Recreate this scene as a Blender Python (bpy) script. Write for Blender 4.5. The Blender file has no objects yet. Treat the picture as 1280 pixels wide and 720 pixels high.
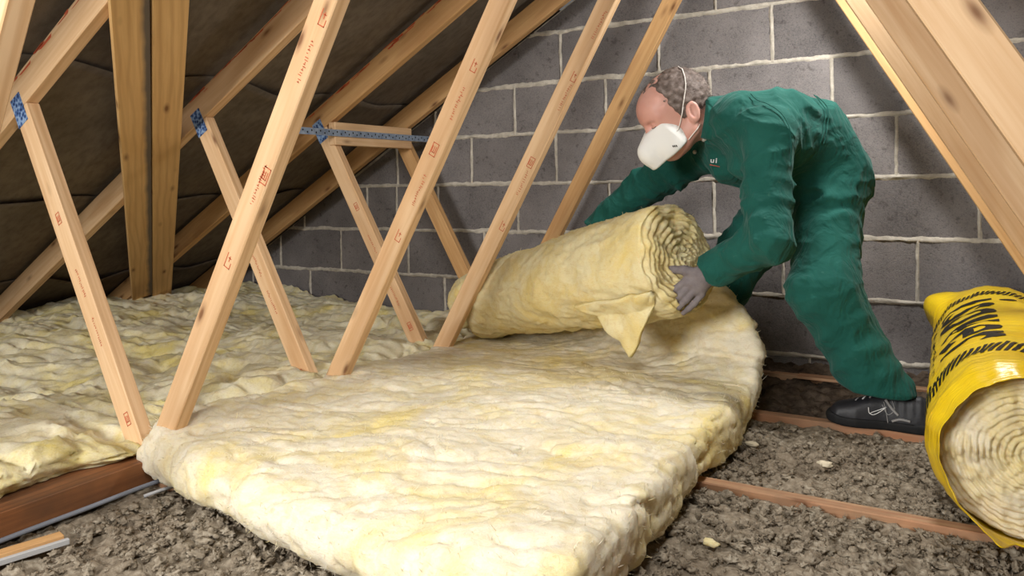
import bpy, bmesh, math, random
import numpy as np
from mathutils import Matrix, Vector

random.seed(7)
RNG = np.random.default_rng(7)
PI = math.pi
scene = bpy.context.scene
COL = scene.collection

# ------------------------------------------------------------------ camera
def rot3(yaw, pit, roll):
    c, s = math.cos, math.sin
    Rz = np.array([[c(yaw), -s(yaw), 0], [s(yaw), c(yaw), 0], [0, 0, 1]])
    Rx = np.array([[1, 0, 0], [0, c(pit), -s(pit)], [0, s(pit), c(pit)]])
    Ry = np.array([[c(roll), 0, s(roll)], [0, 1, 0], [-s(roll), 0, c(roll)]])
    return Rz @ Rx @ Ry
_R = rot3(.53759836, -.0141513, .01846023)          # columns: right, forward, up
_m = np.eye(4)
_m[:3, 0] = _R[:, 0]; _m[:3, 1] = _R[:, 2]; _m[:3, 2] = -_R[:, 1]
_m[:3, 3] = (1.05026503, -3.08435325, .80605605)
cam_data = bpy.data.cameras.new('camera')
cam = bpy.data.objects.new('camera', cam_data); COL.objects.link(cam)
cam.matrix_world = Matrix(_m.tolist())
cam_data.sensor_width = 36.0
cam_data.lens = 950.4 / 1280 * 36
cam_data.shift_x = (640 - 615.141) / 1280
cam_data.shift_y = (243.069 - 360) / 1280
cam_data.clip_start = .02
scene.camera = cam

# ------------------------------------------------------------------ light
world = bpy.data.worlds.new('world'); scene.world = world; world.use_nodes = True
world.node_tree.nodes['Background'].inputs[0].default_value = (1.0, .97, .93, 1)
world.node_tree.nodes['Background'].inputs[1].default_value = .13

def softbox(name, loc, target, size, watts, spread=PI, color=(1, .985, .96)):
    l = bpy.data.lights.new(name, 'AREA'); l.shape = 'SQUARE'; l.size = size
    l.energy = watts; l.color = color; l.spread = spread
    o = bpy.data.objects.new(name, l); COL.objects.link(o); o.location = loc
    o.rotation_euler = (Vector(target) - Vector(loc)).to_track_quat('-Z', 'Y').to_euler()
    return o
softbox('flash_softbox', (.75, -3.05, 1.62), (.10, -1.85, .15), .50, 9.5, 1.9)
softbox('fill_softbox', (-.35, -4.6, 1.35), (-.2, -.6, .6), .8, 92)
softbox('corner_lamp', (.90, -.70, 1.60), (.45, -.66, .80), .22, 19)

scene.view_settings.view_transform = 'Standard'
scene.view_settings.look = 'None'
scene.view_settings.gamma = 1
scene.view_settings.use_curve_mapping = False
scene.view_settings.exposure = -0.04

# ------------------------------------------------------------------ helpers
def lk(o, parent=None):
    COL.objects.link(o)
    if parent is not None: o.parent = parent
    return o
def tag(o, label=None, cat=None, group=None, kind=None):
    if label: o['label'] = label
    if cat: o['category'] = cat
    if group: o['group'] = group
    if kind: o['kind'] = kind
    return o
def empty(name, loc=(0, 0, 0)):
    o = bpy.data.objects.new(name, None); o.empty_display_size = .1; COL.objects.link(o); o.location = loc
    return o
def np_mesh(name, v, quads=None, tris=None, smooth=True):
    v = np.asarray(v, np.float32)
    me = bpy.data.meshes.new(name); me.vertices.add(len(v)); me.vertices.foreach_set('co', v.ravel())
    nq = 0 if quads is None else len(quads); nt = 0 if tris is None else len(tris)
    loops = []
    if nq: loops.append(np.asarray(quads, np.int32).ravel())
    if nt: loops.append(np.asarray(tris, np.int32).ravel())
    lp = np.concatenate(loops)
    me.loops.add(len(lp)); me.loops.foreach_set('vertex_index', lp)
    me.polygons.add(nq + nt)
    st = np.concatenate([np.arange(nq) * 4, nq * 4 + np.arange(nt) * 3]).astype(np.int32)
    me.polygons.foreach_set('loop_start', st)
    if smooth: me.polygons.foreach_set('use_smooth', np.ones(nq + nt, bool))
    me.update(calc_edges=True); me.validate()
    return me
def obj(name, me, mat, parent=None, off=(0, 0, 0)):
    o = bpy.data.objects.new(name, me); me.materials.append(mat); lk(o, parent); o.location = off
    return o
def bm_obj(name, bm, mat, parent=None, smooth=False):
    me = bpy.data.meshes.new(name); bm.normal_update(); bm.to_mesh(me); bm.free()
    if smooth:
        for p in me.polygons: p.use_smooth = True
    me.materials.append(mat)
    o = bpy.data.objects.new(name, me); return lk(o, parent)
def grid_quads(nu, nv, wrap_u=False, off=0):
    i = np.arange(nu if wrap_u else nu - 1); j = np.arange(nv - 1)
    I, J = np.meshgrid(i, j, indexing='ij'); I2 = (I + 1) % nu
    return np.stack([I * nv + J, I2 * nv + J, I2 * nv + J + 1, I * nv + J + 1], -1).reshape(-1, 4) + off

_T = RNG.random((64, 64, 64)).astype(np.float32) * 2 - 1
def vnoise(p, f=1.0, o=0.0):
    q = np.asarray(p, np.float32) * f + o
    i = np.floor(q).astype(np.int32); t = q - i; t = t * t * (3 - 2 * t)
    i &= 63; j = (i + 1) & 63
    x0, y0, z0 = i[..., 0], i[..., 1], i[..., 2]; x1, y1, z1 = j[..., 0], j[..., 1], j[..., 2]
    tx, ty, tz = t[..., 0], t[..., 1], t[..., 2]
    a = _T[x0, y0, z0] * (1 - tx) + _T[x1, y0, z0] * tx
    b = _T[x0, y1, z0] * (1 - tx) + _T[x1, y1, z0] * tx
    c = _T[x0, y0, z1] * (1 - tx) + _T[x1, y0, z1] * tx
    d = _T[x0, y1, z1] * (1 - tx) + _T[x1, y1, z1] * tx
    return (a * (1 - ty) + b * ty) * (1 - tz) + (c * (1 - ty) + d * ty) * tz
def fbm(p, f=1.0, n=3, o=0.0):
    s = 0; a = 1.0
    for k in range(n):
        s = s + a * vnoise(p, f, o + 17.3 * k); f *= 2.03; a *= .5
    return s
def ridge(p, f, n=3, o=0.0):
    s = 0; a = 1.0
    for k in range(n):
        s = s + a * (1 - 2 * np.abs(vnoise(p, f, o + 11.7 * k))); f *= 2.1; a *= .5
    return s
def sstep(a, b, x):
    t = np.clip((x - a) / (b - a), 0, 1); return t * t * (3 - 2 * t)

def surface_nets(vol, org, h):
    s = vol < 0
    nx, ny, nz = vol.shape
    cnt = np.zeros((nx - 1, ny - 1, nz - 1), np.int8)
    cor = [(a, b, c) for a in (0, 1) for b in (0, 1) for c in (0, 1)]
    def sub(A, c): return A[c[0]:nx - 1 + c[0], c[1]:ny - 1 + c[1], c[2]:nz - 1 + c[2]]
    for c in cor: cnt += sub(s, c)
    act = (cnt > 0) & (cnt < 8)
    I, J, K = np.nonzero(act)
    idx = np.full(act.shape, -1, np.int32); idx[act] = np.arange(len(I))
    pos = np.zeros((len(I), 3)); w = np.zeros(len(I))
    for c in cor:
        for ax in range(3):
            if c[ax]: continue
            d = list(c); d[ax] = 1
            a = vol[I + c[0], J + c[1], K + c[2]]; b = vol[I + d[0], J + d[1], K + d[2]]
            m = (a < 0) != (b < 0)
            t = np.where(m, a / np.where(m, a - b, 1), 0)
            pp = np.tile(np.array(c, float), (len(I), 1)); pp[:, ax] = t
            pos += pp * m[:, None]; w += m
    pos = pos / w[:, None] + np.stack([I, J, K], -1)
    Q = []
    for ax in range(3):
        e = [slice(0, -1) if k == ax else slice(1, -1) for k in range(3)]
        e2 = list(e); e2[ax] = slice(1, None)
        a = s[tuple(e)]; b = s[tuple(e2)]
        X = np.argwhere(a != b)
        if not len(X): continue
        flip = a[tuple(X.T)]
        for k in range(3):
            if k != ax: X[:, k] += 1
        u, v = [(1, 2), (2, 0), (0, 1)][ax]
        def cell(du, dv):
            Y = X.copy(); Y[:, u] -= du; Y[:, v] -= dv; return idx[tuple(Y.T)]
        q = np.stack([cell(1, 1), cell(0, 1), cell(0, 0), cell(1, 0)], -1)
        q = np.where(flip[:, None], q, q[:, ::-1]); Q.append(q)
    return pos * h + np.asarray(org), np.concatenate(Q)
def sdf_mesh(fn, lo, hi, h):
    lo = np.asarray(lo, float); hi = np.asarray(hi, float)
    n = np.ceil((hi - lo) / h).astype(int) + 1
    ax = [lo[k] + h * np.arange(n[k]) for k in range(3)]
    vol = np.empty(n, np.float32)
    st = max(1, int(900000 // (n[1] * n[2])))
    for i in range(0, n[0], st):
        P = np.stack(np.meshgrid(ax[0][i:i + st], ax[1], ax[2], indexing='ij'), -1).astype(np.float32)
        vol[i:i + st] = fn(P)
    return surface_nets(vol, lo, h)
def vnormals(v, q):
    n = np.zeros_like(v)
    f = np.cross(v[q[:, 2]] - v[q[:, 0]], v[q[:, 3]] - v[q[:, 1]])
    for k in range(4): np.add.at(n, q[:, k], f)
    return n / (np.linalg.norm(n, axis=1, keepdims=True) + 1e-12)
def cap(p, a, b, r1, r2):
    a = np.asarray(a, np.float32); b = np.asarray(b, np.float32)
    ab = b - a; t = np.clip(((p - a) @ ab) / (ab @ ab), 0, 1)
    return np.linalg.norm(p - a - t[..., None] * ab, axis=-1) - (r1 + (r2 - r1) * t)
def ell(p, c, r, M=None):
    q = p - np.asarray(c, np.float32)
    if M is not None: q = q @ np.asarray(M, np.float32).T
    r = np.asarray(r, np.float32)
    k0 = np.linalg.norm(q / r, axis=-1); k1 = np.linalg.norm(q / (r * r), axis=-1)
    return k0 * (k0 - 1) / np.maximum(k1, 1e-6)
def smin(a, b, k):
    h = np.clip(.5 + .5 * (b - a) / k, 0, 1); return b * (1 - h) + a * h - k * h * (1 - h)
def smax(a, b, k): return -smin(-a, -b, k)

def tube(name, pts, r, mat, parent=None, n=8, closed=False):
    pts = [np.array(p, float) for p in pts]; V = []; prev = None
    for i, p in enumerate(pts):
        t = pts[min(i + 1, len(pts) - 1)] - pts[max(i - 1, 0)]; t /= np.linalg.norm(t)
        if prev is None:
            a = np.array([0, 0, 1.]) if abs(t[2]) < .9 else np.array([1., 0, 0])
        else: a = prev
        a = a - t * (a @ t); a /= np.linalg.norm(a); prev = a; b = np.cross(t, a)
        rr = r[i] if hasattr(r, '__len__') else r
        for k in range(n):
            an = 2 * PI * k / n; V.append(p + rr * (math.cos(an) * a + math.sin(an) * b))
    V = np.array(V); m = len(pts)
    i, j = np.meshgrid(np.arange(m - 1), np.arange(n), indexing='ij')
    q = np.stack([i * n + j, i * n + (j + 1) % n, (i + 1) * n + (j + 1) % n, (i + 1) * n + j], -1).reshape(-1, 4)
    c0 = len(V); V = np.vstack([V, pts[0], pts[-1]])
    tr = [(c0, (k + 1) % n, k) for k in range(n)] + [(c0 + 1, (m - 1) * n + k, (m - 1) * n + (k + 1) % n) for k in range(n)]
    return obj(name, np_mesh(name, V, q, tr), mat, parent)
def spline(pts, n):
    pts = np.array(pts, float); m = len(pts); out = []
    for t in np.linspace(0, m - 1, n):
        i = min(int(t), m - 2); u = t - i
        p0, p1, p2, p3 = pts[max(i - 1, 0)], pts[i], pts[i + 1], pts[min(i + 2, m - 1)]
        out.append(.5 * (2 * p1 + (p2 - p0) * u + (2 * p0 - 5 * p1 + 4 * p2 - p3) * u * u + (3 * p1 - p0 - 3 * p2 + p3) * u ** 3))
    return np.array(out)
def clip(poly, a, b, c):
    """keep a*x+b*y<=c"""
    out = []
    for i in range(len(poly)):
        p, q = poly[i], poly[(i + 1) % len(poly)]
        dp, dq = a * p[0] + b * p[1] - c, a * q[0] + b * q[1] - c
        if dp <= 0: out.append(p)
        if dp * dq < 0:
            t = dp / (dp - dq); out.append((p[0] + t * (q[0] - p[0]), p[1] + t * (q[1] - p[1])))
    return out

# ------------------------------------------------------------------ materials
def srgb(r, g, b):
    return tuple(((c / 255) / 12.92 if c <= 10 else ((c / 255 + .055) / 1.055) ** 2.4) for c in (r, g, b)) + (1,)
class NT:
    def __init__(s, name, rough=.8, spec=.3):
        s.m = bpy.data.materials.new(name); s.m.use_nodes = True; s.t = s.m.node_tree; s.n = s.t.nodes
        s.b = s.n['Principled BSDF']; s.b.inputs['Roughness'].default_value = rough
        s.b.inputs['Specular IOR Level'].default_value = spec
    def new(s, typ, **kw):
        n = s.n.new(typ)
        for k, v in kw.items():
            if k in n.inputs.keys() if hasattr(n, 'inputs') else False: n.inputs[k].default_value = v
            else: setattr(n, k, v)
        return n
    def link(s, a, b): s.t.links.new(a, b)
    def coord(s, scale=(1, 1, 1), loc=(0, 0, 0), kind='Object', rnd=True):
        tc = s.n.new('ShaderNodeTexCoord'); mp = s.n.new('ShaderNodeMapping')
        mp.inputs['Scale'].default_value = scale; mp.inputs['Location'].default_value = loc
        src = tc.outputs[kind]
        if rnd:
            oi = s.n.new('ShaderNodeObjectInfo'); ad = s.n.new('ShaderNodeVectorMath'); ad.operation = 'MULTIPLY_ADD'
            cmb = s.n.new('ShaderNodeCombineXYZ')
            for k in range(3): s.link(oi.outputs['Random'], cmb.inputs[k])
            s.link(cmb.outputs[0], ad.inputs[0]); ad.inputs[1].default_value = (7.3, 3.1, 5.7); s.link(src, ad.inputs[2]); src = ad.outputs[0]
        s.link(src, mp.inputs['Vector']); return mp.outputs[0]
    def noise(s, vec, scale, detail=4, rough=.55, dist=0):
        n = s.n.new('ShaderNodeTexNoise'); n.inputs['Scale'].default_value = scale; n.inputs['Detail'].default_value = detail
        n.inputs['Roughness'].default_value = rough; n.inputs['Distortion'].default_value = dist
        s.link(vec, n.inputs['Vector']); return n.outputs['Fac']
    def ramp(s, fac, stops):
        r = s.n.new('ShaderNodeValToRGB'); e = r.color_ramp.elements
        while len(e) < len(stops): e.new(.5)
        for k, (p, c) in enumerate(stops): e[k].position = p; e[k].color = c
        s.link(fac, r.inputs[0]); return r.outputs[0]
    def mix(s, fac, a, b, mode='MIX'):
        m = s.n.new('ShaderNodeMix'); m.data_type = 'RGBA'; m.blend_type = mode
        for sock, v in ((m.inputs[0], fac), (m.inputs[6], a), (m.inputs[7], b)):
            if hasattr(v, 'is_output') or hasattr(v, 'links'): s.link(v, sock)
            else: sock.default_value = v
        return m.outputs[2]
    def bump(s, h, strength=.3, dist=.005):
        b = s.n.new('ShaderNodeBump'); b.inputs['Strength'].default_value = strength; b.inputs['Distance'].default_value = dist
        s.link(h, b.inputs['Height'])
        if s.b.inputs['Normal'].links: s.link(s.b.inputs['Normal'].links[0].from_socket, b.inputs['Normal'])
        s.link(b.outputs[0], s.b.inputs['Normal'])
    def col(s, c):
        if hasattr(c, 'is_output'): s.link(c, s.b.inputs['Base Color'])
        else: s.b.inputs['Base Color'].default_value = c
    def math(s, op, a, b=0.0):
        m = s.n.new('ShaderNodeMath'); m.operation = op
        for k, v in enumerate((a, b)):
            if hasattr(v, 'is_output'): s.link(v, m.inputs[k])
            else: m.inputs[k].default_value = v
        return m.outputs[0]
G = lambda v: (v, v, v, 1)

def wood(name, light, mid, dark, knots=True, red_edge=False, dirt=None):
    t = NT(name, .62, .3)
    v = t.coord((1, 1, 1))
    grain = t.noise(t.coord((1.2, 26, 26)), 2.2, 5, .6, .6)
    big = t.noise(t.coord((1, 3, 3)), 1.6, 2, .5, .3)
    c = t.ramp(grain, [(.3, mid), (.62, light)])
    c = t.mix(t.ramp(big, [(.4, G(0)), (.75, G(.55))]), c, mid)
    w = t.n.new('ShaderNodeTexWave'); w.wave_type = 'BANDS'; w.bands_direction = 'Y'
    w.inputs['Scale'].default_value = 13; w.inputs['Distortion'].default_value = 7; w.inputs['Detail'].default_value = 2
    w.inputs['Detail Scale'].default_value = .7
    t.link(t.coord((.22, 1, 1)), w.inputs['Vector'])
    c = t.mix(t.ramp(w.outputs['Fac'], [(.5, G(0)), (1, G(.35))]), c, dark)
    if knots:
        vo = t.n.new('ShaderNodeTexVoronoi'); vo.inputs['Scale'].default_value = 1.0; vo.feature = 'F1'
        t.link(t.coord((5, 15, 15)), vo.inputs['Vector'])
        k = t.ramp(vo.outputs['Distance'], [(.05, G(.85)), (.12, G(.3)), (.2, G(0))])
        c = t.mix(k, c, srgb(105, 62, 34))
    if dirt:
        c = t.mix(t.ramp(t.noise(t.coord((1, 1, 1)), 5, 4), [(.45, G(0)), (.7, G(.8))]), c, dirt)
    t.col(c); t.bump(grain, .25, .002)
    return t.m
M = {}
M['wood'] = wood('pale_softwood', srgb(229, 195, 154), srgb(211, 170, 125), srgb(182, 134, 88))
M['wood_gold'] = wood('golden_softwood', srgb(212, 170, 118), srgb(192, 146, 94), srgb(158, 112, 68))
M['wood_brace'] = wood('sawn_brace_softwood', srgb(224, 184, 126), srgb(206, 164, 108), srgb(180, 136, 86))
def stained_brace():
    m = M['wood_brace'].copy(); m.name = 'sawn_brace_grey_edge'; nt = m.node_tree; b = nt.nodes['Principled BSDF']
    src = b.inputs['Base Color'].links[0].from_socket
    tc = nt.nodes.new('ShaderNodeTexCoord'); sx = nt.nodes.new('ShaderNodeSeparateXYZ'); nt.links.new(tc.outputs['Object'], sx.inputs[0])
    ns = nt.nodes.new('ShaderNodeTexNoise'); ns.inputs['Scale'].default_value = 9; nt.links.new(tc.outputs['Object'], ns.inputs['Vector'])
    ad = nt.nodes.new('ShaderNodeMath'); ad.operation = 'MULTIPLY_ADD'; nt.links.new(ns.outputs['Fac'], ad.inputs[0]); ad.inputs[1].default_value = .018; nt.links.new(sx.outputs['Y'], ad.inputs[2])
    mr = nt.nodes.new('ShaderNodeMapRange'); nt.links.new(ad.outputs[0], mr.inputs[0]); mr.inputs[1].default_value = .030; mr.inputs[2].default_value = .046
    mx = nt.nodes.new('ShaderNodeMix'); mx.data_type = 'RGBA'; nt.links.new(mr.outputs[0], mx.inputs[0]); nt.links.new(src, mx.inputs[6]); mx.inputs[7].default_value = srgb(104, 94, 84)
    nt.links.new(mx.outputs[2], b.inputs['Base Color']); return m
M['wood_brace_grey'] = stained_brace()
M['wood_old'] = wood('old_brown_timber', srgb(150, 98, 60), srgb(118, 76, 48), srgb(72, 48, 34), dirt=srgb(80, 62, 48))
M['wood_joist'] = wood('joist_softwood', srgb(196, 158, 122), srgb(174, 124, 90), srgb(160, 94, 62), dirt=srgb(122, 98, 76))

t = NT('concrete_block', .95, .1)
n1 = t.noise(t.coord((1, 1, 1)), 6, 4); n2 = t.noise(t.coord((1, 1, 1)), 220, 3, .7); n3 = t.noise(t.coord((1, 1, 1)), 40, 3)
c = t.ramp(n1, [(.3, srgb(108, 104, 104)), (.7, srgb(136, 131, 130))])
c = t.mix(t.ramp(n2, [(.4, G(0)), (.72, G(.45))]), c, srgb(160, 152, 146))
c = t.mix(t.ramp(n2, [(.25, G(.7)), (.42, G(0))]), c, srgb(56, 52, 52))
c = t.mix(t.ramp(n3, [(.28, G(.5)), (.4, G(0))]), c, srgb(70, 64, 62))
oi = t.n.new('ShaderNodeObjectInfo')
c = t.mix(1.0, c, t.ramp(oi.outputs['Random'], [(0, G(.82)), (1, G(1.1))]), 'MULTIPLY')
t.col(c); t.bump(n2, .5, .004); t.bump(n3, .3, .006); M['block'] = t.m

t = NT('mortar', .95, .1)
n1 = t.noise(t.coord(), 30, 4, .6)
t.col(t.ramp(n1, [(.3, srgb(170, 162, 148)), (.7, srgb(216, 208, 194))])); t.bump(t.noise(t.coord(), 160, 4), .6, .004); M['mortar'] = t.m

t = NT('roof_felt', .9, .12)
n1 = t.noise(t.coord((1, 1, 1)), 3, 4); n2 = t.noise(t.coord((1, 1, 1)), 500, 2, .6); n3 = t.noise(t.coord((3, 40, 40)), 1, 3)
c = t.ramp(n1, [(.3, srgb(102, 93, 83)), (.72, srgb(128, 117, 104))])
c = t.mix(t.ramp(n2, [(.5, G(0)), (.7, G(.4))]), c, srgb(140, 126, 108))
c = t.mix(t.ramp(n3, [(.4, G(0)), (.7, G(.35))]), c, srgb(58, 50, 42))
t.col(c); t.bump(n2, .5, .002); M['felt'] = t.m

def wool(name, white, cream, yellow, brown, ys=1.0):
    t = NT(name, .95, .05)
    v = t.coord((1, 1, 1), rnd=True)
    fib = t.noise(t.coord((1, 1.5, 3)), 42, 8, .72, 2.2)
    fib2 = t.noise(t.coord((3.5, 1.2, 1.5)), 60, 7, .72, 1.8)
    blot = t.noise(v, 7, 5, .62, 1.2); blot2 = t.noise(t.coord(loc=(3, 8, 1)), 4.5, 5, .64, .9); bl3 = t.noise(t.coord(loc=(9, 2, 4)), 11, 6, .68, 1.4)
    c = t.ramp(blot, [(.30, cream), (.5, white), (.72, cream)])
    c = t.mix(t.ramp(blot2, [(.47, G(0)), (.68, G(.8 * ys))]), c, yellow)
    c = t.mix(t.ramp(bl3, [(.55, G(0)), (.76, G(.7))]), c, brown)
    c = t.mix(t.ramp(fib, [(.33, G(.35)), (.50, G(0))]), c, brown)
    c = t.mix(t.ramp(fib2, [(.5, G(0)), (.66, G(.4))]), c, white)
    t.col(c); t.bump(fib, .38, .008); t.bump(fib2, .32, .006)
    t.bump(t.noise(v, 300, 4, .75), .3, .002)
    t.b.inputs['Subsurface Weight'].default_value = .22
    t.b.inputs['Subsurface Radius'].default_value = (1.0, .75, .38); t.b.inputs['Subsurface Scale'].default_value = .022
    return t.m
M['wool'] = wool('glass_wool', srgb(238, 229, 206), srgb(228, 212, 170), srgb(234, 212, 130), srgb(206, 178, 128))
M['wool_left'] = wool('glass_wool_older', srgb(236, 228, 200), srgb(222, 208, 160), srgb(228, 208, 116), srgb(176, 152, 108))
M['wool_roll'] = wool('glass_wool_rolled', srgb(236, 224, 180), srgb(226, 206, 146), srgb(234, 206, 118), srgb(206, 170, 104), .9)

t = NT('loose_fill', .97, .05)
n1 = t.noise(t.coord(), 70, 4, .6); n2 = t.noise(t.coord(), 5, 3)
c = t.ramp(n1, [(.28, srgb(104, 94, 80)), (.5, srgb(148, 136, 118)), (.75, srgb(190, 180, 162))])
c = t.mix(t.ramp(n2, [(.4, G(0)), (.7, G(.5))]), c, srgb(120, 106, 90))
t.col(c); t.bump(t.noise(t.coord(), 300, 4, .7), .6, .004); M['fill'] = t.m
t = NT('dark_dust', .97, .05)
n1 = t.noise(t.coord(), 30, 4, .6); t.col(t.ramp(n1, [(.3, srgb(62, 52, 44)), (.72, srgb(112, 98, 84))])); t.bump(t.noise(t.coord(), 120, 4, .7), .6, .006); M['dust'] = t.m

def plain(name, c, rough=.7, spec=.3, bump=None, var=None, metal=0):
    t = NT(name, rough, spec)
    if var: t.col(t.ramp(t.noise(t.coord(), var[0], 4), [(.3, c), (.75, var[1])]))
    else: t.col(c)
    if bump: t.bump(t.noise(t.coord(), bump[0], 4), bump[1], bump[2])
    t.b.inputs['Metallic'].default_value = metal
    return t.m
t = NT('green_cotton', .85, .15)
n1 = t.noise(t.coord(), 7, 4); n2 = t.noise(t.coord(), 900, 2)
t.col(t.mix(t.ramp(t.noise(t.coord(), 60, 2), [(.68, G(0)), (.8, G(.15))]), t.ramp(n1, [(.3, srgb(24, 78, 69)), (.72, srgb(34, 93, 83))]), srgb(120, 160, 140)))
t.bump(n2, .2, .001); t.bump(t.noise(t.coord((1, 1, 1)), 26, 3, .5, 1.2), .35, .008); t.bump(t.noise(t.coord((1, 1.2, .7)), 11, 2, .45, 2.4), .55, .02)
t.b.inputs['Sheen Weight'].default_value = .12; t.b.inputs['Sheen Tint'].default_value = (.6, .9, .85, 1); M['green'] = t.m
M['skin'] = plain('skin', srgb(208, 150, 136), .45, .4, (180, .15, .001), (12, srgb(222, 174, 158)))
M['skin'].node_tree.nodes['Principled BSDF'].inputs['Subsurface Weight'].default_value = .12
M['skin'].node_tree.nodes['Principled BSDF'].inputs['Subsurface Radius'].default_value = (.012, .005, .003)
M['hair'] = plain('short_grey_brown_hair', srgb(78, 65, 58), .6, .3, (500, .5, .002), (55, srgb(138, 124, 116)))
M['mask'] = plain('white_mask_fabric', srgb(240, 240, 236), .8, .2, (400, .1, .001))
M['elastic'] = plain('white_elastic', srgb(235, 228, 220), .7)
M['glove'] = plain('grey_rubber_glove', srgb(112, 104, 106), .7, .25, (220, .3, .0015), (40, srgb(134, 126, 126)))
M['shoe'] = plain('black_leather', srgb(30, 30, 33), .5, .4, (160, .3, .0015), (20, srgb(44, 44, 48)))
M['sole'] = plain('black_rubber', srgb(24, 24, 25), .7)
M['shoe_grey'] = plain('grey_shoe_trim', srgb(150, 148, 146), .6)
M['white'] = plain('white_print', srgb(228, 228, 226), .6)
M['shirt'] = plain('white_shirt', srgb(222, 218, 212), .8)
M['button'] = plain('snap_button', srgb(190, 186, 176), .35, .5, metal=.7)
M['redprint'] = plain('red_stitching', srgb(196, 96, 80), .7)
M['redink'] = plain('red_ink', srgb(196, 92, 60), .8)
M['black'] = plain('black_print', srgb(28, 26, 22), .45)
t = NT('yellow_film', .28, .5)
n1 = t.noise(t.coord(), 10, 3)
t.col(t.ramp(n1, [(.3, srgb(226, 186, 14)), (.7, srgb(242, 208, 36))])); t.bump(t.noise(t.coord((1, 5, 1)), 14, 4, .55, .5), .35, .012); M['film'] = t.m
t = NT('galvanised_strap', .4, .5); t.b.inputs['Metallic'].default_value = .25
t.col(t.ramp(t.noise(t.coord(), 40, 3), [(.3, srgb(120, 138, 164)), (.7, srgb(168, 182, 200))])); M['galv'] = t.m
t = NT('blue_nail_plate', .45, .5); t.b.inputs['Metallic'].default_value = .15
vo = t.n.new('ShaderNodeTexVoronoi'); vo.inputs['Scale'].default_value = 95; t.link(t.coord(), vo.inputs['Vector'])
t.col(t.ramp(vo.outputs['Distance'], [(.2, srgb(40, 54, 88)), (.45, srgb(74, 108, 164)), (.75, srgb(150, 176, 208))])); t.bump(vo.outputs['Distance'], .6, .003); M['plate'] = t.m
M['hole'] = plain('strap_hole', srgb(40, 40, 46), .8)
M['cable'] = plain('grey_cable_sheath', srgb(128, 132, 142), .5, .4)
M['trunk'] = plain('white_plastic', srgb(176, 176, 176), .5, .4)
M['plaster'] = plain('plasterboard', srgb(150, 144, 134), .9)
M['chip'] = plain('pale_chip', srgb(214, 202, 176), .8)
M['eye'] = plain('eye_white', srgb(230, 222, 215), .3, .5)

# ------------------------------------------------------------------ roof geometry constants
ZO = 1.48
RS = 1.715                                   # rafter: x = RA + RS*(z-ZO)
RA = -.61
AR = math.atan(1 / RS)
XC = .468
TY = [-2.52, -1.922, -1.322, -.722, -.2085]  # truss front faces
TH = .038

# ------------------------------------------------------------------ structure: wall of blocks
wall = tag(empty('wall_back', (0, 0, 0)), 'gable wall of grey concrete blocks with pale mortar', 'wall', kind='structure')
bed = [1.48 - .225 * k for k in range(-3, 9)]          # bed joint centres, top to bottom
off = {-3: .25, -2: .02, -1: .266, 0: .031, 1: -.209, 2: .001, 3: -.199, 4: -.388, 5: -1.069 + .9, 6: -.3, 7: -.1}
x_lo, x_hi = -3.2, 4.1
def roofclip(p, m=0.0):
    # below the felt on both slopes
    nx, nz = -math.sin(AR), math.cos(AR)
    p = clip(p, nx, nz, nx * RA + nz * ZO - .012 - m)
    if p: p = clip(p, -nx, nz, -nx * (2 * XC - RA) + nz * ZO - .012 - m)
    return p
mort_v, mort_q = [], []
def mortar_strip(ax, c, a, b, base, w):
    """strip along x (ax 0) at z=c or along z (ax 1) at x=c"""
    n = max(4, int((b - a) / .009)); k = 5
    tt = np.linspace(a, b, n); ww = np.linspace(-1, 1, k)
    Tm, Wm = np.meshgrid(tt, ww, indexing='ij')
    q3 = np.stack([Tm, np.full_like(Tm, c * 3.7), Wm * .3], -1)
    ed = 1 + .5 * vnoise(q3, 9.0) + .5 * vnoise(q3, 31.0, 5) + .3 * vnoise(q3, 70.0, 8)
    wob = .003 * vnoise(np.stack([Tm, Tm * 0 + c, Tm * 0], -1), 7.0, 3)
    W = c + Wm * w * ed + wob
    D = base - .0055 * (1 - np.abs(Wm) ** 2) * (1 + .9 * fbm(q3, 22.0, 3)) + .004 * (np.abs(Wm) > .9)
    V = np.stack([Tm, D, W], -1) if ax == 0 else np.stack([W, D, Tm], -1)
    V = V.reshape(-1, 3)
    # keep below roof line
    nx, nz = math.sin(AR), math.cos(AR)
    lim = np.minimum(ZO + (V[:, 0] - RA) / RS, ZO - (V[:, 0] - (2 * XC - RA)) / RS) - .02
    ok = V[:, 2] < lim
    q = grid_quads(n, k)
    if ax == 1: q = q[:, ::-1]
    q = q[ok[q].all(1)]
    o = sum(len(x) for x in mort_v); mort_v.append(V); mort_q.append(q + o)
blk_me = {}
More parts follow.
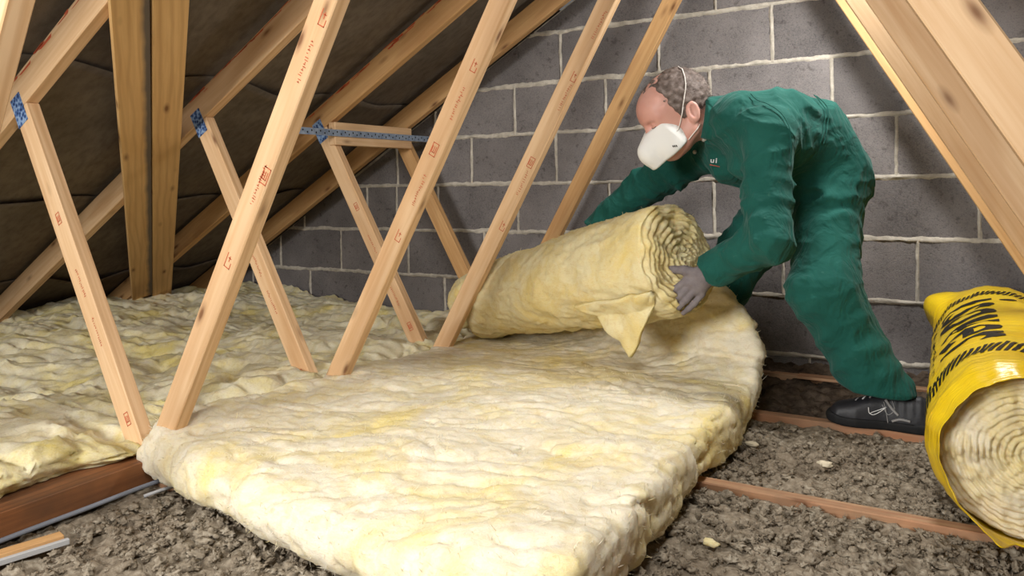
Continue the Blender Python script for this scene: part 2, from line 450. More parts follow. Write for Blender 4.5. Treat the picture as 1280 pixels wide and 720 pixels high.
for r in range(-3, 8):
    zt, zb = bed[r + 3], bed[r + 4]
    x0 = off[r]; ks = int((x0 - x_lo) / .45) + 1
    xs = [x0 + .45 * k for k in range(-ks, 14)]
    if r == 3: xs = sorted(xs + [-1.355, ]); 
    if r == 2: xs = sorted(xs + [-1.14])
    for i in range(len(xs) - 1):
        a, b = xs[i] + .004, xs[i + 1] - .004
        if a > x_hi or b < x_lo: continue
        poly = roofclip([(a, zb + .004), (b, zb + .004), (b, zt - .004), (a, zt - .004)], random.uniform(0, .02))
        if len(poly) < 3: continue
        cx = sum(p[0] for p in poly) / len(poly); cz = sum(p[1] for p in poly) / len(poly)
        area = abs(sum(poly[k][0] * poly[(k + 1) % len(poly)][1] - poly[(k + 1) % len(poly)][0] * poly[k][1] for k in range(len(poly)))) / 2
        if area < .0015: continue
        bm = bmesh.new()
        f = bm.faces.new([bm.verts.new((p[0] - cx, 0, p[1] - cz)) for p in poly])
        e = bmesh.ops.extrude_face_region(bm, geom=[f])
        for v in e['geom']:
            if isinstance(v, bmesh.types.BMVert): v.co.y += .1
        bmesh.ops.recalc_face_normals(bm, faces=bm.faces)
        bmesh.ops.bevel(bm, geom=[ed for ed in bm.edges if all(abs(v.co.y) < .001 for v in ed.verts)], offset=.003, segments=2, affect='EDGES')
        o = bm_obj('block', bm, M['block'], wall); o.location = (cx, random.uniform(-.002, .002), cz)
    for x in xs:
        if x_lo < x < 2.2: mortar_strip(1, x, zb, zt, .001, .0085)
    mortar_strip(0, zb, x_lo, 2.2, .0, .0115)
o = obj('mortar', np_mesh('mortar', np.vstack(mort_v), np.vstack(mort_q)), M['mortar'], wall)
bm = bmesh.new()
p = roofclip([(x_lo, -.3), (x_hi, -.3), (x_hi, 2.3), (x_lo, 2.3)], .005)
bm.faces.new([bm.verts.new((q[0], .006, q[1])) for q in p])
e = bmesh.ops.extrude_face_region(bm, geom=bm.faces[:])
for v in e['geom']:
    if isinstance(v, bmesh.types.BMVert): v.co.y = .09
bmesh.ops.recalc_face_normals(bm, faces=bm.faces)
bm_obj('mortar_core', bm, M['mortar'], wall)

# floor: plasterboard between the joists
bm = bmesh.new()
bmesh.ops.create_cube(bm, size=1)
for v in bm.verts: v.co = Vector((v.co.x * 7.0 + .3, v.co.y * 4.6 - 2.2, v.co.z * .0125 - .007))
tag(bm_obj('floor', bm, M['plaster']), 'plasterboard ceiling under the joists', 'floor', kind='structure')

# roof underlay: overlapping felt strips
roof = tag(empty('ceiling', (XC, -1.5, 2.1)), 'dark brown sagging roofing felt over the rafters', 'ceiling', kind='structure')
def felt(sgn, x_top, x_bot, lift, seed):
    ny, ns = 150, 26
    y = np.linspace(-4.2, .09, ny)
    s = np.linspace(0, 1, ns)
    Y, S = np.meshgrid(y, s, indexing='ij')
    X = x_top + (x_bot - x_top) * S
    wav = .010 * np.sin(Y * 2 * PI / .6 + seed) + .012 * vnoise(np.stack([Y, Y * 0 + seed, Y * 0], -1), 2.3)
    X = X + wav * (1 - S) * 1.3
    Z = ZO + (X - RA) / RS
    ys = np.array([-3.12] + TY) + TH / 2
    dmin = np.min(np.abs(Y[..., None] - ys), -1)
    sag = sstep(.02, .28, dmin)
    q = np.stack([Y, X, np.full_like(X, seed)], -1)
    dn = lift + .004 - sag * (.018 + .010 * vnoise(q, 3.0)) + .004 * vnoise(q * [1, 3, 1], 6.0) * sag
    # free top edge curls inwards a little
    dn = dn - .014 * sstep(.10, 0, S) * sag
    X2 = X - math.sin(AR) * dn; Z2 = Z + math.cos(AR) * dn
    V = np.stack([X2, Y, Z2], -1).reshape(-1, 3)
    if sgn < 0: V[:, 0] = 2 * XC - V[:, 0]
    quad = grid_quads(ny, ns)
    if sgn < 0: quad = quad[:, ::-1]
    V = V - np.array([XC, -1.5, 2.1])
    o = obj('felt_strip', np_mesh('felt_strip', V, quad), M['felt'], roof)
    md = o.modifiers.new('thick', 'SOLIDIFY'); md.thickness = .002; md.offset = 1
for sgn in (1, -1):
    for k, xt in enumerate([.46, -.42, -1.14, -1.83, -2.45]):
        xb = [-.42, -1.14, -1.83, -2.45, -3.2][k] - .12
        felt(sgn, xt, xb, .005 + .010 * (4 - k) / 1.0 * .9, k * 3.3 + sgn)

# ------------------------------------------------------------------ trusses
def tboard(name, poly, ang, y0, th, mat, parent, bev=.0025):
    """poly in world (x,z); ang = grain direction; object frame: X along grain, Z across, Y depth"""
    cx = sum(p[0] for p in poly) / len(poly); cz = sum(p[1] for p in poly) / len(poly)
    ca, sa = math.cos(ang), math.sin(ang)
    bm = bmesh.new()
    vs = [bm.verts.new(((p[0] - cx) * ca + (p[1] - cz) * sa, 0, -(p[0] - cx) * sa + (p[1] - cz) * ca)) for p in poly]
    f = bm.faces.new(vs)
    e = bmesh.ops.extrude_face_region(bm, geom=[f])
    for v in e['geom']:
        if isinstance(v, bmesh.types.BMVert): v.co.y = th
    bmesh.ops.recalc_face_normals(bm, faces=bm.faces)
    if bev: bmesh.ops.bevel(bm, geom=bm.edges[:], offset=bev, segments=1, affect='EDGES')
    o = bm_obj(name, bm, mat, parent)
    pl = parent.location if parent else Vector((0, 0, 0))
    o.rotation_euler = (0, -ang, 0); o.location = Vector((cx, y0, cz)) - pl
    return o
def strip_poly(px, pz, ang, wid, l0, l1):
    """rectangle along direction ang starting at (px,pz); width to the right-hand side (below/right)"""
    d = (math.cos(ang), math.sin(ang)); n = (math.sin(ang), -math.cos(ang))
    return [(px + d[0] * l0, pz + d[1] * l0), (px + n[0] * wid + d[0] * l0, pz + n[1] * wid + d[1] * l0),
            (px + n[0] * wid + d[0] * l1, pz + n[1] * wid + d[1] * l1), (px + d[0] * l1, pz + d[1] * l1)]
RW = .09; WW = .062
nR = (-math.sin(AR), math.cos(AR)); cR = nR[0] * RA + nR[1] * ZO
aL = math.atan2(1, .5707); aS = math.atan2(1, -.5534)
JT, JB = .10, .012
def mir(poly, dx=0): return [(2 * XC - x + dx, z) for x, z in poly][::-1]
def stamp(parent, u, v, s, kind):
    """red ink grading stamp on the front face, strokes a few mm wide"""
    bm = bmesh.new()
    def st(x0, z0, x1, z1):
        for (a, b, c, d) in ((x0, z0, x1, z1),):
            bm.faces.new([bm.verts.new(p) for p in ((a, 0, b), (c, 0, b), (c, 0, d), (a, 0, d))])
    w = .0022
    if kind == 0:
        st(-s, -.55 * s, -s + w, .55 * s); st(s - w, -.55 * s, s, .55 * s); st(-s, .55 * s - w, s, .55 * s); st(-s, -.55 * s, s, -.55 * s + w)
        st(-.5 * s, -.3 * s, .5 * s, -.3 * s + w); st(-.5 * s, 0, .5 * s, w); st(-.5 * s, -.3 * s, -.5 * s + w, .3 * s); st(-.5 * s, .3 * s, .5 * s, .3 * s + w)
    elif kind == 1:
        st(-s, -.5 * s, -s + w, .5 * s); st(-s, .5 * s - w, .8 * s, .5 * s); st(-s, -.5 * s, -.2 * s, -.5 * s + w)
        st(-.2 * s, -.1 * s, .5 * s, -.1 * s + w); st(.2 * s, -.3 * s, .2 * s + w, .2 * s)
    else:
        x = -2.4 * s
        while x < 2.4 * s:
            l = random.uniform(.12, .35) * s; z = random.uniform(-.12, .12) * s
            st(x, z - .3 * s * random.random(), x + w * .8, z + .25 * s)
            if random.random() < .6: st(x, z, x + l, z + w * .8)
            x += l + .13 * s
    o = bm_obj('ink_stamp', bm, M['redink'], parent); o.location = (u, -.0006, v)
    tag(o, label='red ink grading stamp')
    return o
trusses = []
TL = ['timber roof truss furthest from the gable wall, only a web showing',
      'timber roof truss whose webs meet at the torn blanket corner above the brown binder',
      'timber roof truss second from the torn blanket corner, its rafter behind the paired brace boards',
      'timber roof truss carrying the steel strap and noggin, its joist under the man\'s shoe',
      'timber roof truss closest to the concrete block gable wall']
dxr = [.09, 0, -.022, -.046, -.064]
for i, y in enumerate(TY):
    T = tag(empty('roof_truss', (XC, y, 0)), TL[i], 'roof truss', 'fink trusses along the loft'); trusses.append(T)
    m = M['wood'] if i < 4 else M['wood_gold']; mg = M['wood_gold']
    # rafters
    pz = ZO; poly = strip_poly(RA, ZO, AR, RW, -3.6, 1.45)
    poly = clip(poly, 1, 0, XC); poly = clip(poly, 0, -1, -JB)
    raf = tboard('rafter', poly, AR, y, TH, m if i < 3 else mg, T)
    tboard('rafter', mir(poly), -AR, y, TH, mg, T)
    if 0 < i < 4:
        bm = bmesh.new(); ux = random.uniform(-.3, .1)
        for k in range(34):
            l_ = ux + random.uniform(-.55, .75); w_ = random.uniform(.02, .10); h_ = random.uniform(.0015, .005) * (2 if random.random() < .12 else 1); z_ = -.001 - abs(random.gauss(0, .007))
            P0 = [RA + math.cos(AR) * (l_ - .25), ZO + math.sin(AR) * (l_ - .25)]
            pts = []
            for du, dv in ((0, 0), (w_, .001), (w_ * .9, -h_), (w_ * .2, -h_ * .8)):
                pts.append(bm.verts.new((P0[0] + math.cos(AR) * du - math.sin(AR) * (dv + z_) - XC, -.0007, P0[1] + math.sin(AR) * du + math.cos(AR) * (dv + z_))))
            bm.faces.new(pts)
        ro_ = bm_obj('red_edge_paint', bm, M['redink'], T); tag(ro_, kind='stuff')
    # bottom chord
    tboard('bottom_chord', [(-2.85, JB), (3.8, JB), (3.8, JT), (-2.85, JT)], 0, y, TH, M['wood_joist'], T)
    # long web and strut (left)
    lo = nR[0], nR[1], cR - RW - .001
    pl = strip_poly(.1016, ZO, aL, WW, -1.7, .9)
    pl = clip(pl, *lo); pl = clip(pl, 0, -1, -JT - .001); pl = clip(pl, -1, 0, .645); pl = clip(pl, 1, 0, XC - .001)
    wl = tboard('web', pl, aL, y, TH, m, T)
    ps = strip_poly(-1.461 + .0 , ZO, aS - PI, WW, -1.0, 2.0)
    ps = [(x, z) for x, z in ps]
    # strut: left edge on x=-1.461-.5534(z-ZO), width to the right
    d = (math.cos(aS), math.sin(aS)); n = (math.sin(aS), -math.cos(aS))
    ps = [(-1.461 + d[0] * l + n[0] * w, ZO + d[1] * l + n[1] * w) for l, w in ((-1.8, 0), (-1.8, WW + .003), (.4, WW + .003), (.4, 0))]
    ps = clip(ps, *lo); ps = clip(ps, 0, -1, -JT - .001); ps = clip(ps, 1, 0, -.648)
    ws = tboard('strut', ps, aS, y, TH, m, T)
    # right web and strut
    plr = [(x, z) for x, z in mir(strip_poly(.1016, ZO, aL, WW + .004, -1.7, .9), dxr[i])]
    plr = clip(plr, -nR[0], nR[1], -nR[0] * (2 * XC - RA) + nR[1] * ZO - RW - .001); plr = clip(plr, 0, -1, -JT - .001); plr = clip(plr, -1, 0, -XC - .001)
    tboard('web', plr, PI - aL, y, TH, m, T)
    if i > 0: tboard('strut', mir(ps), PI - aS, y, TH, mg, T)
    # punched nail plate where strut meets rafter, on the front face
    if 0 < i < 4:
        c0 = (-1.187, 1.037); dd = (math.cos(aS), math.sin(aS)); ee = (math.cos(AR), math.sin(AR))
        pp = [(c0[0] + a * dd[0] * .045 + b * ee[0] * .026, c0[1] + a * dd[1] * .045 + b * ee[1] * .026) for a, b in ((-1, -1), (-1, 1), (1, 1), (1, -1))]
        tboard('nail_plate', pp, aS, y - .0016, .0015, M['plate'], T, bev=0)
    # red grading stamps
    if 0 < i < 4:
        L0 = sum(((pl[k][0] - pl[(k + 2) % 4][0]) ** 2 + (pl[k][1] - pl[(k + 2) % 4][1]) ** 2) ** .5 for k in range(2)) / 2 if len(pl) > 3 else 1.5
        for u, k_ in ((-.42, 1), (-.30, 2), (-.20, 0), (.02, 2), (.13, 1), (.34, 2), (.44, 0)):
            stamp(wl, u + random.uniform(-.05, .05), random.uniform(-.012, .004), .020, k_)
        for u, k_ in ((-.30, 0), (-.08, 2), (.12, 2), (.26, 0)):
            stamp(ws, u + random.uniform(-.05, .05), random.uniform(-.006, .006), .017, k_)

# paired diagonal brace boards nailed under the rafters
def brace(name, a, b, w, th, label):
    """board lying on the rafter undersides from a to b; thickness into the room"""
    a = Vector(a); b = Vector(b); X = (b - a).normalized(); N = Vector((math.sin(AR), 0, -math.cos(AR)))
    Y = N.cross(X).normalized(); N = X.cross(Y)
    L = (b - a).length; bm = bmesh.new(); bmesh.ops.create_cube(bm, size=1)
    for v in bm.verts: v.co = Vector((v.co.x * L, v.co.y * w, v.co.z * th))
    bmesh.ops.bevel(bm, geom=bm.edges[:], offset=.002, segments=1, affect='EDGES')
    o = bm_obj(name, bm, M['wood_brace'])
    mw = Matrix((X, Y, N)).transposed().to_4x4(); mw.translation = (a + b) / 2 + N * (th / 2 + .001)
    o.matrix_world = mw
    return tag(o, label, 'brace board', 'paired roof braces')
A1 = Vector((-.762, -1.925, 1.287)); A2 = Vector((-.732, -1.830, 1.303)); A3 = Vector((-.708, -1.726, 1.319))
B1 = Vector((-2.508, -.711, .269)); B2 = Vector((-2.542, -.584, .249)); B3 = Vector((-2.58, -.436, .227))
def ext(a, b, k0, k1): return a + (b - a) * k0, a + (b - a) * k1
for (p, q, r, s_, lab) in ((A1, A2, B1, B2, 'rough-sawn brace board with a grey stained edge, nailed across the rafters'),
                           (A2, A3, B2, B3, 'rough-sawn clean golden brace board beside a grey-edged twin, across the rafters')):
    a, b = ext((p + q) / 2, (r + s_) / 2, -.22, .985)
    dirv = (b - a).normalized(); wv = (q - p); wv = (wv - dirv * wv.dot(dirv)).length
    bo = brace('brace_board', a, b, .096, .022, lab)
    if p is A1: bo.data.materials[0] = M['wood_brace_grey']

# noggin and perforated strap
bm = bmesh.new(); bmesh.ops.create_cube(bm, size=1)
for v in bm.verts: v.co = Vector((v.co.x * .52, v.co.y * .036, v.co.z * .094))
bmesh.ops.bevel(bm, geom=bm.edges[:], offset=.002, segments=1, affect='EDGES')
o = bm_obj('noggin', bm, M['wood']); o.rotation_euler = (0, 0, PI / 2); o.location = (-1.112, -.473, 1.024)
tag(o, 'short horizontal timber noggin between two struts, behind the steel strap', 'timber')
st = tag(empty('steel_strap', (-1.09, -.5, 1.026)), 'galvanised perforated restraint strap running to the block wall', 'strap')
bm = bmesh.new(); bmesh.ops.create_cube(bm, size=1)
for v in bm.verts: v.co = Vector((v.co.x * .0025, v.co.y * .985 + .005, v.co.z * .027))
bm_obj('band', bm, M['galv'], st)
for k in range(40):
    bm = bmesh.new(); bmesh.ops.create_circle(bm, cap_ends=True, segments=8, radius=.0042)
    o = bm_obj('hole', bm, M['hole'], st) if k == 0 else lk(bpy.data.objects.new('hole', hole_me), st)
    if k == 0: hole_me = o.data
    else: bm.free()
    o.rotation_euler = (0, PI / 2, 0); o.location = (.0018, -.47 + k * .0243, .004 * (-1) ** k)
# ------------------------------------------------------------------ binder, cable, offcut by the torn corner
def boxobj(name, lo, hi, mat, parent=None, bev=.002, off=(0, 0, 0)):
    lo = Vector(lo); hi = Vector(hi); c = (lo + hi) / 2; s = hi - lo
    bm = bmesh.new(); bmesh.ops.create_cube(bm, size=1)
    for v in bm.verts: v.co = Vector((v.co.x * s.x, v.co.y * s.y, v.co.z * s.z))
    if bev: bmesh.ops.bevel(bm, geom=bm.edges[:], offset=bev, segments=1, affect='EDGES')
    o = bm_obj(name, bm, mat, parent); o.location = c - Vector(off); return o
def beam(name, a, b, w, th, mat, parent=None):
    a = Vector(a); b = Vector(b); X = (b - a).normalized(); Y = Vector((0, 0, 1)).cross(X).normalized(); Z = X.cross(Y)
    bm = bmesh.new(); bmesh.ops.create_cube(bm, size=1); L = (b - a).length
    for v in bm.verts: v.co = Vector((v.co.x * L, v.co.y * w, v.co.z * th))
    bmesh.ops.bevel(bm, geom=bm.edges[:], offset=.0015, segments=1, affect='EDGES')
    o = bm_obj(name, bm, mat, parent); mw = Matrix((X, Y, Z)).transposed().to_4x4(); mw.translation = (a + b) / 2; o.matrix_world = mw
    return o
tag(beam('binder_timber', (-.652, -2.9, .129), (-.652, -1.93, .129), .105, .056, M['wood_old']), 'old brown binder timber lying across the joists under the batt edge', 'timber')
tag(tube('grey_cable', spline([(-.585, -2.75, .108), (-.588, -2.4, .106), (-.583, -2.25, .108), (-.572, -2.12, .111), (-.567, -2.0, .113), (-.56, -1.88, .112)], 40), .0055, M['cable']),
    'grey electric cable running along the foot of the brown binder timber', 'cable')
oc = tag(empty('batten_offcut', (-.52, -2.33, .09)), 'short pale batten offcut edged with white plastic, half sunk in grey fill', 'batten')
o = beam('batten', (-.575, -2.52, .104), (-.505, -2.215, .100), .028, .018, M['wood_gold']); o.parent = oc; o.matrix_parent_inverse = oc.matrix_basis.inverted()
o = beam('plastic_strip', (-.556, -2.53, .101), (-.484, -2.213, .097), .010, .012, M['trunk']); o.parent = oc; o.matrix_parent_inverse = oc.matrix_basis.inverted()
tag(tube('cable_clip', [(-.535, -2.01, .104), (-.52, -1.975, .109), (-.51, -1.93, .108)], .004, M['trunk']), 'white plastic cable piece poking from grey fill by the blanket corner', 'cable')

# ------------------------------------------------------------------ grey loose fill between the joists
def fill_patch(x0, x1, y0, y1, h, base, amp, seed):
    nx = int((x1 - x0) / h) + 1; ny = int((y1 - y0) / h) + 1
    X, Y = np.meshgrid(np.linspace(x0, x1, nx), np.linspace(y0, y1, ny), indexing='ij')
    p = np.stack([X, Y, np.full_like(X, seed)], -1)
    Z = base + amp * (.5 * fbm(p, 16, 2) + .7 * fbm(p, 48, 3, 3) * (.7 + .5 * vnoise(p, 3)))
    Xd = X + .006 * vnoise(p, 60, 4); Yd = Y + .006 * vnoise(p, 60, 8)
    return np.stack([Xd, Yd, Z], -1).reshape(-1, 3), grid_quads(nx, ny)
FV, FQ, FT = [], [], []
def add_fill(v, q):
    o = sum(len(a) for a in FV); FV.append(v); FQ.append(q + o)
bays = [(-2.86, TY[0]), (TY[0] + TH, TY[1]), (TY[1] + TH, TY[2]), (TY[2] + TH, TY[3])]
for k, (a, b) in enumerate(bays):
    add_fill(*fill_patch(-1.0, 1.75, a + .001, b - .001, .0065, .080, .020 if k < 3 else .014, k * 5.1))
# clumps
bm = bmesh.new(); bmesh.ops.create_icosphere(bm, subdivisions=3, radius=1)
ico_v = np.array([v.co[:] for v in bm.verts]); ico_t = np.array([[v.index for v in f.verts] for f in bm.faces]); bm.free()
clump_v, clump_t = [], []
nc = 0
def clump(x, y, z, r):
    global nc
    sd = random.uniform(0, 60)
    dsp = 1 + .9 * fbm(ico_v, 2.6, 3, sd)
    s = np.array([random.uniform(.7, 1.4), random.uniform(.7, 1.4), random.uniform(.5, .9)])
    v = ico_v * dsp[:, None] * s * r
    a = random.uniform(0, 6.28); c, s_ = math.cos(a), math.sin(a)
    v = v @ np.array([[c, s_, 0], [-s_, c, 0], [0, 0, 1]]) + [x, y, z]
    clump_v.append(v); clump_t.append(ico_t + nc); nc += len(v)
def rnd_clumps(n, x0, x1, y0, y1, r0, r1, dens=None):
    k = 0
    while k < n:
        x, y = random.uniform(x0, x1), random.uniform(y0, y1)
        if any(t - .012 < y < t + TH + .006 for t in TY): continue
        w = .75 + .6 * float(vnoise(np.array([x, y, 2.0]), 4.0))
        if random.random() > w: continue
        k += 1
        r = r0 + (r1 - r0) * random.random() ** 2.2
        clump(x, y, .086 + r * .25 + random.uniform(-.004, .003), r)
rnd_clumps(1900, .42, 1.30, -2.15, -1.30, .003, .0125)
rnd_clumps(800, .40, 1.10, -1.28, -.74, .003, .009)
rnd_clumps(1300, -.56, .12, -2.75, -1.92, .003, .0125)
for k in range(60):      # the heaped clump beside the near joist
    clump(random.gauss(.93, .025), random.gauss(-1.62, .03), .095 + random.uniform(0, .02), random.uniform(.006, .014))
o0 = sum(len(a) for a in FV)
V = np.vstack(FV + [np.vstack(clump_v)]); TT = np.vstack(clump_t) + o0
FILL_V = V
fill = obj('loose_fill', np_mesh('loose_fill', V, np.vstack(FQ), TT), M['fill'])
tag(fill, 'grey lumpy loose-fill insulation between the joists', 'loose fill', kind='stuff')
v, q = fill_patch(-1.0, 1.75, TY[3] + TH + .001, -.001, .010, .0, .020, 9)
v[:, 2] += np.interp(v[:, 1], [-.68, -.45, -.25, -.1, 0], [.060, .070, .092, .096, .100]) + .006 * vnoise(v * [1, 1, 0], 7, 5)
d_ = obj('dust_fill', np_mesh('dust_fill', v, q), M['dust'])
tag(d_, 'dark dusty fill between the last joists by the wall', 'dust', kind='stuff')
# strays
def chipobj(x, y, z, r, mat, name, label, cat):
    v = ico_v * (1 + .4 * fbm(ico_v, 1.7, 2, x * 40))[:, None] * np.array([1.3, .9, .55]) * r + [x, y, z]
    tag(obj(name, np_mesh(name, v, tris=ico_t, smooth=False), mat), label, cat)
chipobj(.79, -1.06, .098, .013, M['chip'], 'mortar_crumb', 'pale mortar crumb on the trodden fill between the two bare joists', 'crumb')
chipobj(.655, -1.62, .104, .011, M['wool_roll'], 'wool_tuft', 'small yellow wool tuft on grey fill beside the blanket', 'tuft')
chipobj(.60, -1.00, .098, .012, M['chip'], 'mortar_crumb', 'mortar crumb beside the unrolled blanket edge', 'crumb')
o = beam('wood_offcut', (.60, -.255, .112), (.76, -.262, .114), .05, .010, M['wood_joist'])
tag(o, 'splintered orange wood offcut lying by the foot of the block wall', 'offcut')

# ------------------------------------------------------------------ older batt layer on the eaves side
nx, ny = 250, 270
X, Y = np.meshgrid(np.linspace(0, 1, nx), np.linspace(0, 1, ny), indexing='ij')
Yw = -2.72 + Y * 2.70
xr = np.where(Yw < -1.93, -.682, -.655) + .015 * vnoise(np.stack([Yw, Yw * 0, Yw * 0], -1), 8)
xl = -2.72
Xw = xl + (xr - xl) * X
p = np.stack([Xw, Yw, np.zeros_like(Xw)], -1)
wp = p + .09 * np.stack([vnoise(p, 3, 1), vnoise(p, 3, 9), p[..., 2]], -1)
rr = np.stack([wp[..., 0] * .75 + wp[..., 1] * .35, wp[..., 1] * 1.5 - wp[..., 0] * .5, p[..., 2]], -1)
Zw = .188 + .030 * fbm(rr, 2.6, 2, 2) + .017 * ridge(rr, 4.2, 3, 5) - .020 * ((1 - np.abs(vnoise(rr, 6.5, 27))) ** 6 - .2) + .007 * ridge(rr, 15, 3, 7) + .005 * fbm(p, 40, 2)
Zw = Zw + .05 * sstep(-1.6, -2.3, Xw)
Zw = Zw + .022 * sstep(-1.1, -.8, Xw) * sstep(-1.95, -2.1, Yw) - .012 * sstep(-.72, -.66, Xw)
zroof = ZO + (Xw - RA) / RS - .015
Zw = np.minimum(Zw, zroof - .02)
Xs = Xw + .014 * vnoise(p, 22, 3); Ys = np.clip(Yw + .014 * vnoise(p, 22, 13), -2.75, -.012)
top = np.stack([Xs, Ys, Zw], -1)
# side skirt along x right edge (layered face) and ends
ns = 10
sk = np.linspace(0, 1, ns + 1)[1:]
edge = top[-1]                                   # ny x 3
skirt = []
for s_ in sk:
    zz = edge[:, 2] * (1 - s_) + .160 * s_
    q3 = np.stack([edge[:, 0], edge[:, 1], zz * 3], -1)
    xx = edge[:, 0] + .022 * math.sin(PI * s_) + .012 * vnoise(q3 * [1, 1, 12], 9) + .006 * vnoise(q3, 60)
    skirt.append(np.stack([xx, edge[:, 1], zz], -1))
V = np.concatenate([top, np.stack(skirt, 0)], 0)
under = V[-1].copy(); under[:, 0] -= .3
V = np.concatenate([V, under[None]], 0)
batt = obj('insulation_batt', np_mesh('insulation_batt', V.reshape(-1, 3), grid_quads(V.shape[0], ny)), M['wool_left'])
tag(batt, 'older rumpled glass wool layer spread out to the eaves under the felt', 'insulation')

# ------------------------------------------------------------------ loose fibres on wool surfaces
def fibres(name, v, n, cnt, length, mat, parent, sel=None, up=.3):
    idx = np.arange(len(v)) if sel is None else np.nonzero(sel)[0]
    if not len(idx): return
    idx = RNG.choice(idx, cnt)
    b = v[idx]; d = n[idx] + RNG.normal(0, .8, (cnt, 3)); d[:, 2] += up; d /= np.linalg.norm(d, axis=1, keepdims=True)
    L = length * (.35 + RNG.random(cnt) ** 2)[:, None]
    bend = RNG.normal(0, .6, (cnt, 3)); side = np.cross(d, RNG.normal(0, 1, (cnt, 3))); side /= np.linalg.norm(side, axis=1, keepdims=True)
    w = .0006
    P = [b, b + d * L * .5 + bend * L * .12, b + d * L + bend * L * .45]
    V = np.stack([P[0] - side * w, P[0] + side * w, P[1] - side * w * .8, P[1] + side * w * .8, P[2]], 1).reshape(-1, 3)
    o = np.arange(cnt)[:, None] * 5
    q = o + np.array([[0, 1, 3, 2]]); t_ = o + np.array([[2, 3, 4]])
    f = obj(name, np_mesh(name, V, q, t_), mat, parent); tag(f, kind='stuff'); return f

fs = RNG.choice(len(FILL_V), 60000); fs = FILL_V[fs]; fs = fs[(fs[:, 2] > .078)]
fibres('fill_fibres', fs, np.tile([0., 0., 1.], (len(fs), 1)), 42000, .009, M['fill'], fill, None, .1)
# ------------------------------------------------------------------ the new blanket being unrolled
ins = tag(empty('insulation_roll', (-.05, -1.3, .1)), 'thick pale yellow glass wool blanket laid out and still rolled at one end', 'insulation')
IO = np.array([-.05, -1.3, .1])
cl = spline([(-2.035, .165), (-1.7, .168), (-1.3, .165), (-1.05, .158), (-.88, .150), (-.76, .172), (-.675, .235), (-.625, .325), (-.605, .42), (-.62, .50), (-.65, .57)], 48)
def blanket_sdf(P):
    x, y, z = P[..., 0], P[..., 1], P[..., 2]
    dy = np.interp(x, [-.66, -.32, .07, .6], [.15, .06, .0, -.09])
    front = sstep(-1.3, -1.9, y)
    jb = sstep(-1.35, -.85, y)
    dj = (x - .57) * -.30
    ys = y - dy * front - dj * jb
    sc = np.interp(x, [-.65, .1, .42], [.42, .80, 1.0])
    zs = .165 + (z - .165) / (1 + (sc - 1) * jb)
    ht = np.interp(ys, [-2.1, -1.9, -1.1, -.8, -.7], [.058, .066, .062, .052, .046])
    ht = np.where(zs > .26, .040 + 0 * ht, ht)
    d = np.full(x.shape, 9.0, np.float32)
    for k in range(len(cl) - 1):
        a, b = cl[k], cl[k + 1]; ab = b - a; L2 = ab @ ab
        t_ = np.clip(((ys - a[0]) * ab[0] + (zs - a[1]) * ab[1]) / L2, 0, 1)
        d = np.minimum(d, (ys - a[0] - t_ * ab[0]) ** 2 + (zs - a[1] - t_ * ab[1]) ** 2)
    d = np.sqrt(d) - ht
    xr_ = np.interp(z, [.26, .34, .41, .48, .56], [.575, .545, .495, .405, .36])
    dx = np.maximum(x - xr_, -.637 - x)
    d = smax(d, dx, .035)
    near = np.abs(d) < .07
    if near.any():
        q = P[near]
        qs = np.stack([q[:, 0] * .55 + q[:, 1] * .25, q[:, 1] * 1.15 - q[:, 0] * .40, q[:, 2] * 1.5], -1)
        wrp = .05 * np.stack([vnoise(q, 6, 2), vnoise(q, 6, 7), vnoise(q, 6, 12)], -1)
        qs = qs + wrp
        am = .6 + .6 * vnoise(q, 3.0, 40)
        d[near] += (.014 * fbm(q, 4.5, 2, 4) + .015 * am * ((1 - np.abs(vnoise(qs, 7.5, 9))) ** 6 - .15) + .0075 * ((1 - np.abs(vnoise(qs, 17, 19))) ** 5 - .2) + .0028 * fbm(q + wrp, 36, 2, 1)).astype(np.float32)
    return np.maximum(d, .101 - z)
v, q = sdf_mesh(blanket_sdf, (-.70, -2.28, .09), (.64, -.16, .66), .0075)
n = vnormals(v, q)
v = v + n * (.0020 * ridge(v @ np.array([[.6, -.5, 0], [.3, 1.2, 0], [0, 0, 1.6]]), 40, 3, 3) + .0015 * fbm(v, 120, 2, 6))[:, None]
lb = obj('laid_blanket', np_mesh('laid_blanket', v - IO, q), M['wool'], ins)
fibres('loose_fibres', v - IO, n, 6500, .012, M['wool'], lb, (v[:, 0] > .5) | (v[:, 1] < -1.85) | (v[:, 2] > .22), .2)

# the roll itself: axis from the far left end to the lifted right end
E0 = np.array([-.60, -.475, .300]); E1 = np.array([.352, -.80, .548])
AX = (E1 - E0); RLEN = np.linalg.norm(AX); AX = AX / RLEN
RU = np.array([0, 0, 1.]) - AX * AX[2]; RU /= np.linalg.norm(RU)
RV = np.cross(AX, RU)                            # towards -y side? sign fixed below
if RV[1] > 0: RV = -RV
nth, nl = 150, 110
TH_, LL = np.meshgrid(np.linspace(0, 2 * PI, nth, endpoint=False), np.linspace(0, 1, nl), indexing='ij')
def roll_r(th, l):
    base = np.interp(l, [0, .12, .45, .8, .97, 1], [.120, .142, .155, .176, .182, .176])
    sag = 1 - .10 * sstep(.2, -1, np.cos(th)) * sstep(.1, .3, l) + .05 * np.cos(th - .5)
    return base * sag
r0 = roll_r(TH_, LL)
P = E0 + AX * (LL[..., None] * RLEN) + (np.cos(TH_)[..., None] * RU + np.sin(TH_)[..., None] * RV) * r0[..., None]
qn = P + .05 * np.stack([vnoise(P, 6, 1), vnoise(P, 6, 4), vnoise(P, 6, 8)], -1)
dr = .013 * fbm(qn, 5, 2, 3) + .005 * ridge(qn * np.array([.6, 1, 1]), 16, 2, 6) + .003 * ridge(P, 55, 2, 2)
